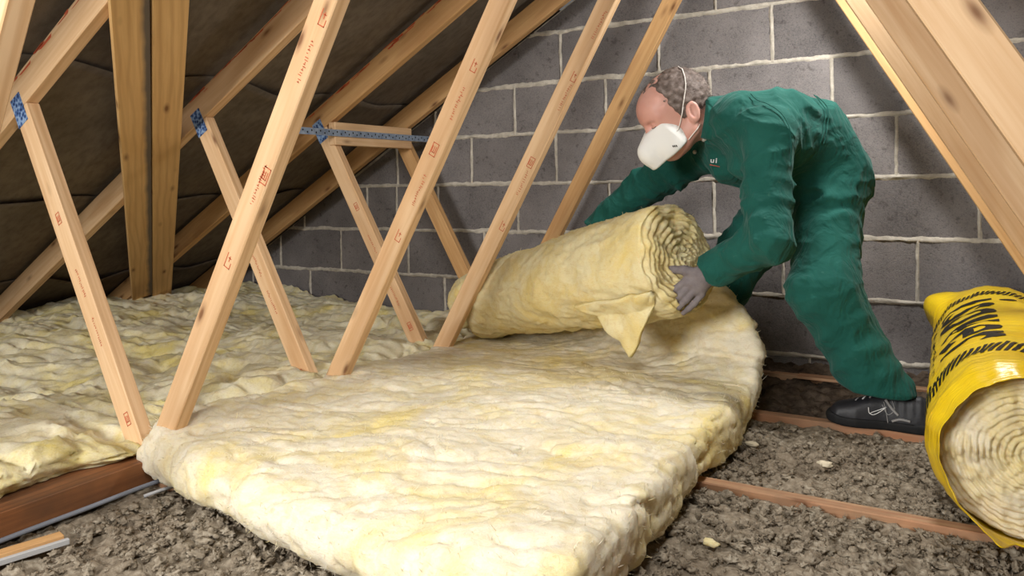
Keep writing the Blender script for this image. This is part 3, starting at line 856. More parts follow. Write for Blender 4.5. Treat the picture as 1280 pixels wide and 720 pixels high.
# long dent near the left end where the strap of wool folds
dent = np.exp(-((LL - .10 - .10 * np.cos(TH_)) / .03) ** 2) * sstep(-.4, .6, np.sin(TH_))
dr = dr - .035 * dent
P = P + (np.cos(TH_)[..., None] * RU + np.sin(TH_)[..., None] * RV) * dr[..., None]
RV_, RQ_ = [P.reshape(-1, 3)], [grid_quads(nth, nl, True)]
# right end: spiral of wool layers
nr = 90
T2, R2 = np.meshgrid(np.linspace(0, 2 * PI, nth, endpoint=False), np.linspace(1, 0.0, nr), indexing='ij')
rim = P[:, -1]; cen = E1 + AX * .004
ph = R2 * 9.3 + T2 / (2 * PI)
q3 = np.stack([np.cos(T2) * R2 * .18, np.sin(T2) * R2 * .18, R2 * 0], -1)
ph = ph + .30 * vnoise(q3, 14, 2) + .2 * vnoise(q3, 30, 5)
saw = np.abs((ph % 1) - .5) * 2
hgt = .010 * (1 - saw ** 2) * (1 + .6 * vnoise(q3, 25, 31)) - .006 + .012 * sstep(1.0, .85, R2) + .010 * fbm(q3, 22, 2, 3) + .003 * vnoise(q3, 120, 9) - .016 * sstep(.12, 0, R2)
hgt = hgt * sstep(1.0, .95, R2)
C2 = cen + (rim[:, None] - cen) * R2[..., None] + AX * hgt[..., None]
RQ_.append(grid_quads(nth, nr, True, nth * nl)); RV_.append(C2.reshape(-1, 3))
# left end cap
nr2 = 12
T3, R3 = np.meshgrid(np.linspace(0, 2 * PI, nth, endpoint=False), np.linspace(0, 1, nr2), indexing='ij')
C3 = E0 + (P[:, 0][:, None] - E0) * R3[..., None] - AX * (.05 * np.sqrt(np.clip(1 - R3 ** 2, 0, 1)))[..., None]
RQ_.append(grid_quads(nth, nr2, True, nth * (nl + nr))); RV_.append(C3.reshape(-1, 3))
v = np.vstack(RV_); q = np.vstack(RQ_)
ro = obj('rolled_end', np_mesh('rolled_end', v - IO, q), M['wool_roll'], ins)
md = ro.modifiers.new('weld', 'WELD'); md.merge_threshold = .0002
n = vnormals(v, q); nsgn = np.sign(np.sum(n[:nth * nl] * (P.reshape(-1, 3) - (E0 + AX * (LL.reshape(-1, 1) * RLEN))), 1).mean()); n = n * nsgn
fibres('loose_fibres', v - IO, n, 900, .014, M['wool_roll'], ro, None, .1)
# hanging corner flap of the outer turn, near the right end on the camera side
nu, nv = 40, 26
U, Vv = np.meshgrid(np.linspace(0, 1, nu), np.linspace(0, 1, nv), indexing='ij')
la = .70 + .30 * U
tip = .5 * (1 - np.abs(U - .62) / np.where(U > .62, .38, .62)) + .02
th_a = PI * .62; 
hang = Vv * .20 * (1 - np.abs(U - .62) / np.where(U > .62, .40, .64))
th_ = th_a + np.minimum(hang, .06) / .18
rad = roll_r(th_, la) + .006 + .004 * vnoise(np.stack([U * 2, Vv, U * 0], -1), 4)
Pf = E0 + AX * (la[..., None] * RLEN) + (np.cos(th_)[..., None] * RU + np.sin(th_)[..., None] * RV) * rad[..., None]
Pf = Pf + np.array([0, -.012, -1.0]) * np.maximum(hang - .06, 0)[..., None]
Pf = Pf + (.006 * fbm(Pf, 20, 2))[..., None]
fl = obj('corner_flap', np_mesh('corner_flap', Pf.reshape(-1, 3) - IO, grid_quads(nu, nv)), M['wool_roll'], ins)
md = fl.modifiers.new('thick', 'SOLIDIFY'); md.thickness = .015; md.offset = 0

# ------------------------------------------------------------------ film-wrapped roll on the right
CX, CZ, CR = 1.185, .279, .172
YR, YF = -.16, -1.37
wr = tag(empty('wrapped_roll', (CX, (YR + YF) / 2, .1)), 'new glass wool roll in yellow printed plastic film lying on the joists', 'insulation roll')
WO = np.array([CX, (YR + YF) / 2, .1])
def film_pt(y, ph, dr=0.0):
    """y along the axis, ph from the top towards the left"""
    y = np.asarray(y, float); ph = np.asarray(ph, float)
    w = (y - YF) / (YR - YF)
    q = np.stack([y * 1.2, np.sin(ph), np.cos(ph)], -1)
    r = CR * (1 + .020 * vnoise(q, 2.2, 1) + .010 * vnoise(q * [1, 5, 5], 2.0, 5)) + .0035 * ridge(q * [6, 1.2, 1.2], 2.0, 2, 3) + dr
    r = r * (1 - .03 * sstep(.85, 1.0, w)) + .060 * sstep(.90, 1.0, w) * np.exp(-((ph - 1.05) / .30) ** 2)
    lip = sstep(.06, -.035, w)
    r = r * (1 - .13 * lip ** 2) 
    return np.stack([CX - r * np.sin(ph), y, CZ + r * np.cos(ph)], -1)
nph, nyy = 150, 90
yy = np.concatenate([np.linspace(YR, YF + .1, 60), np.linspace(YF + .095, YF - .04, 30)])
PH, YY = np.meshgrid(np.linspace(0, 2 * PI, nph, endpoint=False), yy, indexing='ij')
wob = .012 * vnoise(np.stack([np.cos(PH), np.sin(PH), PH * 0], -1), 3.1) + .006 * vnoise(np.stack([np.cos(PH), np.sin(PH), PH * 0], -1), 9)
YY = YY + wob * sstep(YF + .1, YF - .04, YY) - .045 * np.exp(-((PH - 2.75) / .14) ** 2) * sstep(YF + .1, YF - .04, YY)
Vf = film_pt(YY, PH)
o = obj('film_wrap', np_mesh('film_wrap', Vf.reshape(-1, 3) - WO, grid_quads(nph, nyy, True)), M['film'], wr)
md = o.modifiers.new('thick', 'SOLIDIFY'); md.thickness = .0012; md.offset = -1
film_o = o
# wool core: end discs and body
nr = 80
T2, R2 = np.meshgrid(np.linspace(0, 2 * PI, nph, endpoint=False), np.linspace(1, 0, nr), indexing='ij')
q3 = np.stack([np.cos(T2) * R2 * .17, np.sin(T2) * R2 * .17, R2 * 0 + 3], -1)
phs = R2 * 14.5 - T2 / (2 * PI) + .5 * vnoise(q3, 9, 2) + .22 * vnoise(q3, 30, 5)
saw = np.abs((phs % 1) - .5) * 2
hg = .008 * (1 - saw ** 2) * (1 + .7 * vnoise(q3, 25, 31)) + .010 * fbm(q3, 22, 3, 3) + .005 * vnoise(q3, 100, 9) - .02 * R2 ** 4
rad = R2 * CR * .965
Cf = np.stack([CX - rad * np.sin(T2), YF + .012 - hg, CZ + rad * np.cos(T2)], -1)
bk = np.stack([CX - CR * .95 * np.sin(T2[:, :2]), np.stack([np.full(nph, YR - .03), np.full(nph, YF + .04)], 1), CZ + CR * .95 * np.cos(T2[:, :2])], -1)
Rb = np.linspace(0, 1, 6)
Cb = np.stack([CX - CR * .95 * np.sin(T2[:, :1]) * Rb, np.full((nph, 6), YR - .03), CZ + CR * .95 * np.cos(T2[:, :1]) * Rb], -1)
V = np.concatenate([Cb, bk, Cf], 1)
obj('wool_core', np_mesh('wool_core', V.reshape(-1, 3) - WO, grid_quads(nph, V.shape[1], True)), M['wool'], wr)
# print on the film
def text_mesh(body, shear=0.0, bold=0.0):
    cu = bpy.data.curves.new('t', 'FONT'); cu.body = body; cu.size = 1; cu.resolution_u = 4; cu.shear = shear; cu.offset = bold; cu.space_character = 1.18
    ob = bpy.data.objects.new('t', cu); COL.objects.link(ob)
    dg = bpy.context.evaluated_depsgraph_get(); me = bpy.data.meshes.new_from_object(ob.evaluated_get(dg))
    bpy.data.objects.remove(ob); bm = bmesh.new(); bm.from_mesh(me); bpy.data.meshes.remove(me); bpy.data.curves.remove(cu)
    bmesh.ops.triangulate(bm, faces=bm.faces[:])
    return bm
def map_print(bm, fn, name, mat, parent, cuts=.12, origin=WO):
    for it in range(3):
        es = [e for e in bm.edges if e.calc_length() > cuts]
        if not es: break
        bmesh.ops.subdivide_edges(bm, edges=es, cuts=1); bmesh.ops.triangulate(bm, faces=bm.faces[:])
    co = np.array([v.co[:] for v in bm.verts]); P_ = fn(co[:, 0], co[:, 1]) - origin
    for v, p_ in zip(bm.verts, P_): v.co = p_
    return bm_obj(name, bm, mat, parent)
def wrap_text(body, y_start, y_end, ph_base, ph_top, name, bold=0.0):
    bm = text_mesh(body, 0, bold); xs = [v.co.x for v in bm.verts]; zs = [v.co.y for v in bm.verts]
    x0, x1, z1 = min(xs), max(xs), max(zs)
    def fn(x, z):
        y = y_start + (x - x0) / (x1 - x0) * (y_end - y_start)
        return film_pt(y, ph_base + (z / z1) * (ph_top - ph_base), .0016)
    o = map_print(bm, fn, name, M['black'], film_o); return o
film_o.location = (0, 0, 0)
wrap_text('isover', -.50, -1.10, .98, -.20, 'brand_lettering', .014)
wrap_text('isover', -.62, -1.22, 2.30, 1.62, 'brand_lettering', .008)
def worn_print(y0, y1, pb, pt, n):
    """small worn print too blurred to read: short pen strokes in letter-sized cells"""
    bm = bmesh.new()
    def st(ya, yb, fa, fb):
        f0, f1 = pb + (pt - pb) * fa, pb + (pt - pb) * fb
        bm.faces.new([bm.verts.new(film_pt(y_, f_, .0016) - WO) for y_, f_ in ((ya, f0), (yb, f0), (yb, f1), (ya, f1))])
    for k in range(n):
        if random.random() < .18: continue
        c = y0 + (y1 - y0) * (k + .5) / n; w_ = abs(y1 - y0) / n * .36
        st(c + w_, c + w_ * .55, 0, random.choice((.65, .65, 1.0)))
        if random.random() < .7: st(c - w_ * .55, c - w_, random.choice((0, .1)), .62)
        if random.random() < .7: st(c + w_, c - w_, random.choice((0, .5)), random.choice((0, .5)) + .16)
    tag(bm_obj('worn_small_print', bm, M['black'], film_o), kind='stuff')
worn_print(-.46, -1.10, 1.21, 1.11, 24)
worn_print(-.62, -.90, 1.43, 1.32, 8)
def hazard(yc, w, ph0, ph1, nst):
    bm = bmesh.new()
    for k in range(nst):
        a = ph0 + (ph1 - ph0) * k / nst; da = (ph1 - ph0) / nst
        ys = np.linspace(-w, w, 6)
        row = []
        for y_ in ys:
            s0 = a - da * .9 * (y_ / w)
            row.append((bm.verts.new(film_pt(yc + y_, s0, .0016) - WO), bm.verts.new(film_pt(yc + y_, s0 + da * .55, .0016) - WO)))
        for i in range(5): bm.faces.new((row[i][0], row[i][1], row[i + 1][1], row[i + 1][0]))
    bm_obj('hazard_stripes', bm, M['black'], film_o)
hazard(-.37, .040, -1.3, 2.6, 50)
hazard(-1.20, .042, -1.3, 2.9, 54)

# ------------------------------------------------------------------ the worker
person = tag(empty('person', (.80, -.60, .1)), 'person in green coverall, white mask and grey gloves bending over the blanket roll', 'person')
PO = np.array([.80, -.60, .1])
A = lambda *a: np.array(a, float)
fwd = A(-.8, -.6, 0); lft = A(.6, -.8, 0)
pel = A(.695, -.47, .828); lhip = A(.738, -.545, .785); rhip = A(.632, -.385, .79)
lknee = A(.748, -.715, .475); lank = A(.890, -.69, .19)
rknee = A(.395, -.42, .47); rank = A(.270, -.32, .17)
waist = A(.655, -.53, .915); chest = A(.565, -.635, .955); neckb = A(.462, -.725, .980)
lsh = A(.622, -.835, .930); lel = A(.634, -.920, .640); lwr = A(.468, -.863, .545)
rsh = A(.375, -.555, .905); rel = A(.130, -.485, .785); rwr = A(-.045, -.512, .625)

def cut(d, P, o, n, k=.006):
    """keep the side of the plane that n points away from"""
    return smax(d, (P - o.astype(np.float32)) @ n.astype(np.float32), k)
def unit(v): return v / np.linalg.norm(v)
def coverall_sdf(P):
    # torso
    d = cap(P, lhip + A(0, 0, .03), rhip + A(0, 0, .03), .104, .104)
    d = smin(d, cap(P, pel + lft * .055 + A(.02, 0, 0), waist + lft * .055, .112, .116), .05)
    d = smin(d, cap(P, pel - lft * .055 + A(.02, 0, 0), waist - lft * .055, .112, .116), .05)
    for s in (1, -1):
        d = smin(d, cap(P, waist + lft * .06 * s, chest + lft * .085 * s + A(0, 0, -.018), .118, .118), .05)
        d = smin(d, cap(P, chest + lft * .075 * s + A(0, 0, -.012), neckb + lft * .055 * s + A(.03, .005, .004), .116, .082), .05)
    # chest front hanging below
    for s in (1, -1):
        d = smin(d, cap(P, waist + lft * .05 * s + A(-.06, -.05, -.05), neckb + lft * .075 * s + A(.05, .015, -.125), .095, .060), .05)
    # shoulders
    d = smin(d, cap(P, neckb + A(.06, -.02, -.01), lsh + A(0, 0, .0), .075, .072), .05)
    d = smin(d, cap(P, neckb + A(.05, .02, -.01), rsh, .075, .072), .05)
    # arms
    ua = smin(cap(P, lsh, lel, .070, .060), cap(P, lel, lwr + unit(lwr - lel) * .05, .060, .051), .035)
    ua = cut(ua, P, lwr + unit(lwr - lel) * .004, unit(lwr - lel))
    d = smin(d, ua, .030)
    ra = smin(cap(P, rsh, rel, .076, .062), cap(P, rel, rwr + unit(rwr - rel) * .05, .060, .048), .035)
    ra = cut(ra, P, rwr, unit(rwr - rel))
    d = smin(d, ra, .030)
    # legs
    dl = unit(lank - lknee)
    ll = smin(cap(P, lhip, lknee, .108, .092), cap(P, lknee, lank + dl * .06, .092, .084), .05)
    ll = np.minimum(ll, cap(P, lank - A(.035, 0, -.03), lank + A(.030, 0, .03), .062, .054))
    ll = cut(ll, P, A(.90, -.69, .200), A(-.10, 0, -.995))
    dr_ = unit(rank - rknee)
    rl = smin(cap(P, rhip, rknee, .108, .088), cap(P, rknee, rank + dr_ * .05, .086, .078), .05)
    rl = cut(rl, P, rank + A(0, 0, -.01), A(0, 0, -1))
    d = smin(d, smin(ll, rl, .03), .045)
    # neck opening
    nd = unit(A(.337, -.76, 1.013) - neckb)
    d = smax(d, -cap(P, neckb + nd * .012, neckb + nd * .2, .060, .075), .012)
    near = np.abs(d) < .035
    if near.any():
        q = P[near]
        def seg(a, b): 
            ab = (b - a).astype(np.float32); return np.clip(((q - a.astype(np.float32)) @ ab) / (ab @ ab), -.3, 1.3)
        # folds: pulled from crotch/hip, across the back, rings at elbow and knee
        w = q + .035 * np.stack([vnoise(q, 7, 2), vnoise(q, 7, 6), vnoise(q, 7, 11)], -1)
        f = np.zeros(len(q), np.float32)
        wv = np.stack([w[:, 0] * .45 + w[:, 2] * .35, w[:, 1] * .8, w[:, 2] * 1.2 - w[:, 0] * .35], -1)
        wu = np.stack([w[:, 0] * 1.1, w[:, 1] * .9, w[:, 2] * .45 + w[:, 0] * .3], -1)
        cr1 = (1 - np.abs(vnoise(wv, 9, 3))) ** 5; cr2 = (1 - np.abs(vnoise(wu, 11, 8))) ** 6; cr3 = (1 - np.abs(vnoise(wv, 22, 15))) ** 4
        lowr = sstep(.75, .55, q[:, 2])
        f += .010 * (cr1 - .25) + .009 * (cr2 - .2) * (1 - .6 * lowr) + .004 * (cr3 - .3)
        for (a, b, lo_, hi_, fr, am) in ((lhip, lknee, .0, 1.2, 7.0, .005), (lknee, lank, .0, 1.0, 5.5, .006), (lsh, lel, .35, 1.15, 6.5, .005), (lel, lwr, -.1, .9, 4.5, .005), (rsh, rel, .2, 1.2, 7, .006), (rhip, rknee, 0, 1.1, 6, .005)):
            s = seg(a, b); dd = np.linalg.norm(q - (a + np.clip(s, 0, 1)[:, None] * (b - a)), axis=1)
            win = np.exp(-((dd - .08) / .06) ** 2) * sstep(lo_ - .15, lo_ + .1, s) * sstep(hi_ + .15, hi_ - .1, s)
            ph_ = s * fr * 2.2 + 1.9 * vnoise(q, 6, 9) + (q @ np.array([9., -7., 3.], np.float32)) * .6
            f += am * win * (1 - np.abs(np.sin(ph_)) * 2) * (.6 + .6 * vnoise(q, 8, 21))
        f *= .25 + .75 * sstep(.20, .30, q[:, 2])
        d[near] -= f.astype(np.float32)
    return d
v, q = sdf_mesh(coverall_sdf, (-.16, -1.05, .12), (1.04, -.22, 1.14), .0066)
cov_me = np_mesh('coverall', v - PO, q)
cov = obj('coverall', cov_me, M['green'], person)
md = cov.modifiers.new('s', 'SMOOTH'); md.iterations = 1; md.factor = .4

# head and neck
HO = A(.340, -.772, 1.008); HS = 1.07
pa = math.radians(27)
HF = fwd * math.cos(pa) + A(0, 0, -math.sin(pa)); HU = fwd * math.sin(pa) + A(0, 0, math.cos(pa)); HL = np.cross(HU, HF)
HM = np.stack([HF, HL, HU])                       # rows: local axes in world
def h2w(p): return HO + (np.asarray(p, float) * HS) @ HM
def head_sdf_local(p):
    ay = np.abs(p[..., 1]); m = np.stack([p[..., 0], ay, p[..., 2]], -1)
    d = ell(p, (-.012, 0, .038), (.100, .076, .088))
    d = smin(d, ell(p, (.030, 0, -.020), (.066, .062, .088)), .03)
    d = smin(d, ell(p, (.052, 0, .040), (.048, .058, .050)), .03)
    d = smin(d, cap(m, (-.004, .058, -.052), (.060, .018, -.088), .020, .019), .03)      # jaw
    d = smin(d, ell(p, (.068, 0, -.090), (.022, .024, .020)), .02)                        # chin
    d = smin(d, cap(m, (.082, .014, .028), (.066, .046, .024), .012, .010), .014)         # brow
    d = smin(d, ell(m, (.066, .040, -.030), (.022, .020, .018)), .02)                     # cheek
    d = smax(d, -ell(m, (.096, .031, .006), (.017, .019, .012)), .012)                   # socket
    d = smin(d, ell(m, (.079, .031, .006), (.012, .014, .0115)), .003)                   # lid over eye
    d = smin(d, cap(p, (.090, 0, .004), (.112, 0, -.034), .008, .012), .010)              # nose
    d = smin(d, ell(m, (.100, .011, -.038), (.010, .008, .007)), .006)
    d = smin(d, ell(p, (.088, 0, -.066), (.010, .022, .005)), .006)                       # lips
    d = smin(d, ell(p, (.086, 0, -.075), (.010, .018, .005)), .005)
    # ears
    c = math.cos(.25); s = math.sin(.25)
    e = m - np.array([-.016, .079, -.008], np.float32)
    e2 = np.stack([e[..., 0] * c + e[..., 2] * s, e[..., 1] - .30 * np.minimum(0, e[..., 0]) * -1, -e[..., 0] * s + e[..., 2] * c], -1)
    ear = ell(e2, (0, 0, 0), (.019, .009, .032))
    ear = smax(ear, -ell(e2, (.002, .008, .004), (.010, .006, .019)), .004)
    d = smin(d, ear, .006)
    return d
nl0 = (neckb + A(.05, .02, -.02) - HO) @ HM.T / HS
def body_sdf(p):
    d = head_sdf_local(p)
    d = smin(d, cap(p, (-.030, 0, -.030), tuple(nl0), .056, .042), .03)
    return d
v, q = sdf_mesh(body_sdf, (-.25, -.20, -.24), (.15, .20, .15), .0036)
vw = HO + (v * HS) @ HM
body = obj('body', np_mesh('body', vw - PO, q), M['skin'], person)
tag(body, label='balding head and neck with ruddy skin')
# short hair shell: sides and back, thin on top
def hair_mask(p):
    x, y, z = p[..., 0], np.abs(p[..., 1]), p[..., 2]
    line = np.interp(x, [-.2, -.06, -.012, .012, .03, .05], [-.070, -.062, -.005, -.012, .030, .060])
    m_ = z - line
    front = .036 + .030 * sstep(.03, .005, y) * (z > .06) - x + .10 * (z - .06)
    return np.minimum(m_, front)
def hair_sdf(p):
    d = ell(p, (-.012, 0, .038), (.1035, .0795, .0915))
    d = smin(d, ell(p, (.030, 0, -.020), (.067, .064, .088)), .03)
    d = smin(d, ell(p, (.052, 0, .040), (.049, .0605, .052)), .03)
    thick = .0010 + .0028 * vnoise(p * np.array([1, 1, 1], np.float32), 90, 3) + .002 * ridge(p * np.array([.5, 1, 1], np.float32), 60, 2)
    # bald crown patch towards the front
    bald = np.exp(-((p[..., 0] - .030) / .050) ** 2 - (p[..., 1] / .048) ** 2) * (p[..., 2] > .06)
    edge = hair_mask(p) + .010 * vnoise(p, 70, 8)
    d = d - thick + .0075 * bald * (1 + .8 * vnoise(p, 130, 4))
    return smax(d, -edge, .003)
v, q = sdf_mesh(hair_sdf, (-.13, -.10, -.08), (.12, .10, .145), .0030)
vw = HO + (v * HS) @ HM
hair = obj('hair', np_mesh('hair', vw - PO, q), M['hair'], person)
nn = vnormals(vw, q)
sel = np.linalg.norm(v - A(-.01, 0, .03), axis=1) > .07
def strands(v, n, cnt, L, mat, parent, comb):
    idx = RNG.choice(np.nonzero(sel)[0], cnt); b = v[idx]; d = n[idx] * .35 + comb + RNG.normal(0, .25, (cnt, 3)); d /= np.linalg.norm(d, axis=1, keepdims=True)
    ln = L * (.5 + RNG.random(cnt))[:, None]; side = np.cross(d, n[idx]); side /= np.linalg.norm(side, axis=1, keepdims=True) + 1e-9
    w = .00035
    V = np.stack([b - side * w, b + side * w, b + d * ln], 1).reshape(-1, 3)
    f = obj('hair_strands', np_mesh('hair_strands', V, tris=np.arange(cnt * 3).reshape(-1, 3)), mat, parent); tag(f, kind='stuff')
strands(vw - PO, nn, 5000, .011, M['hair'], hair, -HF * .7 - HU * .4)
# closed eyelashes / eyes looking down
for s in (1, -1):
    lid = spline([h2w((.089, .020 * s, .002)), h2w((.0910, .031 * s, -.0005)), h2w((.085, .043 * s, .002))], 9)
    tube('eyelashes', lid - PO, .0012, M['hair'], body)
    br = spline([h2w((.096, .014 * s, .029)), h2w((.091, .032 * s, .034)), h2w((.076, .050 * s, .027))], 9)
    tube('eyebrow', br - PO, [.0015, .002, .0025, .0028, .003, .0028, .0025, .002, .0012], M['hair'], body)
# mask: folded cup over nose and mouth
def mask_sdf(p):
    d = smin(cap(p, (.058, 0, -.036), (.122, 0, -.062), .066, .028), ell(p, (.056, 0, -.066), (.058, .068, .060)), .02)
    d = smin(d, cap(p, (.120, 0, -.050), (.112, 0, -.105), .020, .020), .03) - .003
    d = smax(d, p[..., 2] + .30 * (p[..., 0] - .085) - .001, .004)                       # top edge across the nose bridge
    d = smax(d, -(p[..., 0] - .018 - .42 * (p[..., 2] + .05)), .004)                      # cheek edge
    d = smax(d, -(p[..., 2] + .104 - .34 * (.112 - p[..., 0])), .008)
    return d
v, q = sdf_mesh(mask_sdf, (-.03, -.085, -.16), (.17, .085, .03), .0032)
vw = HO + (v * HS) @ HM
mask = obj('face_mask', np_mesh('face_mask', vw - PO, q), M['mask'], person)
tag(mask, label='white cup dust mask')
def on_head(p, lift=.0022):
    """slide a local point radially onto the skull surface"""
    p = np.array(p, float); c = A(-.010, 0, .010 if p[2] > 0 else p[2]); dirn = (p - c) / np.linalg.norm(p - c)
    r = np.linspace(.02, .16, 400); Q = (c + dirn * r[:, None]).astype(np.float32)
    dd = np.minimum(np.minimum(head_sdf_local(Q), hair_sdf(Q)), mask_sdf(Q)); k = np.nonzero(dd < 0)[0]
    return h2w(c + dirn * (r[k[-1]] + lift))
def strap_pts(pts): return [on_head(p) for p in spline(pts, 46)]
top_strap = strap_pts([(.040, .066, -.034), (.020, .075, -.008), (-.004, .085, .030), (-.034, .080, .070), (-.058, .045, .110), (-.066, 0, .120), (-.058, -.045, .110), (-.034, -.080, .070), (-.004, -.085, .030), (.040, -.066, -.034)])
low_strap = strap_pts([(.026, .066, -.072), (.004, .074, -.060), (-.030, .074, -.044), (-.060, .060, -.034), (-.085, .03, -.030), (-.09, 0, -.030), (-.085, -.03, -.030), (-.060, -.060, -.034), (.026, -.066, -.072)])
tube('strap', np.array(top_strap) - PO, .0017, M['elastic'], mask, 6)
tube('strap', np.array(low_strap) - PO, .0017, M['elastic'], mask, 6)
bm = bmesh.new()
for a in (0, .0055, .011):
    bm.faces.new([bm.verts.new(on_head((.064 + a + dx, .07, -.074 + .3 * a + dz), .0008) - PO) for dx, dz in ((0, 0), (.004, .001), (.004, .007), (0, .006))])
bm_obj('mask_print', bm, M['black'], mask)

# gloved hands
def hand_mesh(fingers, thumb, palm, wristpts, lo, hi):
    def f(P):
        d = cap(P, wristpts[0], wristpts[1], .030, .031)
        for a, b, r1, r2 in palm: d = smin(d, cap(P, a, b, r1, r2), .014)
        for fi, rs in fingers:
            c = cap(P, fi[0], fi[1], rs[0], rs[1])
            c = smin(c, cap(P, fi[1], fi[2], rs[1], rs[2]), .005); c = smin(c, cap(P, fi[2], fi[3], rs[2], rs[3]), .005)
            d = smin(d, c, .0045)
        c = cap(P, thumb[0], thumb[1], .016, .0135); c = smin(c, cap(P, thumb[1], thumb[2], .0135, .0115), .006); c = smin(c, cap(P, thumb[2], thumb[3], .0115, .0095), .005)
        d = smin(d, c, .012)
        return d - .0012 * vnoise(P, 45, 2)
    return sdf_mesh(f, lo, hi, .0034)
idx_ = [(.397, -.878, .506), (.370, -.886, .479), (.346, -.880, .456), (.327, -.866, .438)]
mid_ = [(.407, -.874, .496), (.379, -.884, .465), (.353, -.880, .442), (.329, -.866, .424)]
rin_ = [(.419, -.868, .487), (.391, -.878, .456), (.369, -.876, .435), (.345, -.862, .419)]
pin_ = [(.431, -.860, .475), (.409, -.866, .450), (.389, -.864, .435), (.370, -.856, .423)]
thm_ = [(.431, -.872, .532), (.390, -.878, .541), (.359, -.870, .541), (.331, -.858, .543)]
spread = A(0, 0, 0)
def sp(fi, k):   # fan the fingers slightly so each one stays separate
    o_ = A(.0045, -.002, -.006) * k
    return [tuple(A(*p) + o_ * (.5 + .25 * j)) for j, p in enumerate(fi)]
fing = [(sp(idx_, -1.5), (.0115, .0105, .0098, .0085)), (sp(mid_, -.5), (.0118, .0108, .0100, .0087)), (sp(rin_, .5), (.0112, .0102, .0095, .0083)), (sp(pin_, 1.5), (.0100, .0090, .0084, .0074))]
palm = [((.452, -.864, .532), (.402, -.874, .502), .027, .016), ((.452, -.862, .530), (.420, -.866, .484), .027, .016), ((.455, -.862, .53), (.43, -.858, .476), .025, .014)]
v, q = hand_mesh(fing, thm_, palm, [(.520, -.875, .570), (.455, -.864, .537)], (.27, -.92, .37), (.56, -.81, .62))
gl = obj('glove', np_mesh('glove', v - PO, q), M['glove'], person)
tag(gl, label='grey rubber glove gripping the roll end')
# right hand: mirrored copy laid over the far side of the roll
c0 = A(.455, -.864, .537); ref = v - c0
fx = unit(A(.338, -.866, .43) - c0); upv = unit(A(.345, -.868, .542) - A(.338, -.866, .43)); upv = unit(upv - fx * (upv @ fx)); sd_ = np.cross(fx, upv)
loc = np.stack([ref @ fx, ref @ upv, -(ref @ sd_)], -1)
f2 = unit(A(-.62, -.05, -.78)); u2 = A(0, -.75, .65); u2 = unit(u2 - f2 * (u2 @ f2)); s2 = np.cross(f2, u2)
v2 = (rwr + A(-.012, .012, .0)) + loc[:, :1] * f2 + loc[:, 1:2] * u2 + loc[:, 2:] * s2
obj('glove', np_mesh('glove', v2 - PO, q[:, ::-1]), M['glove'], person)

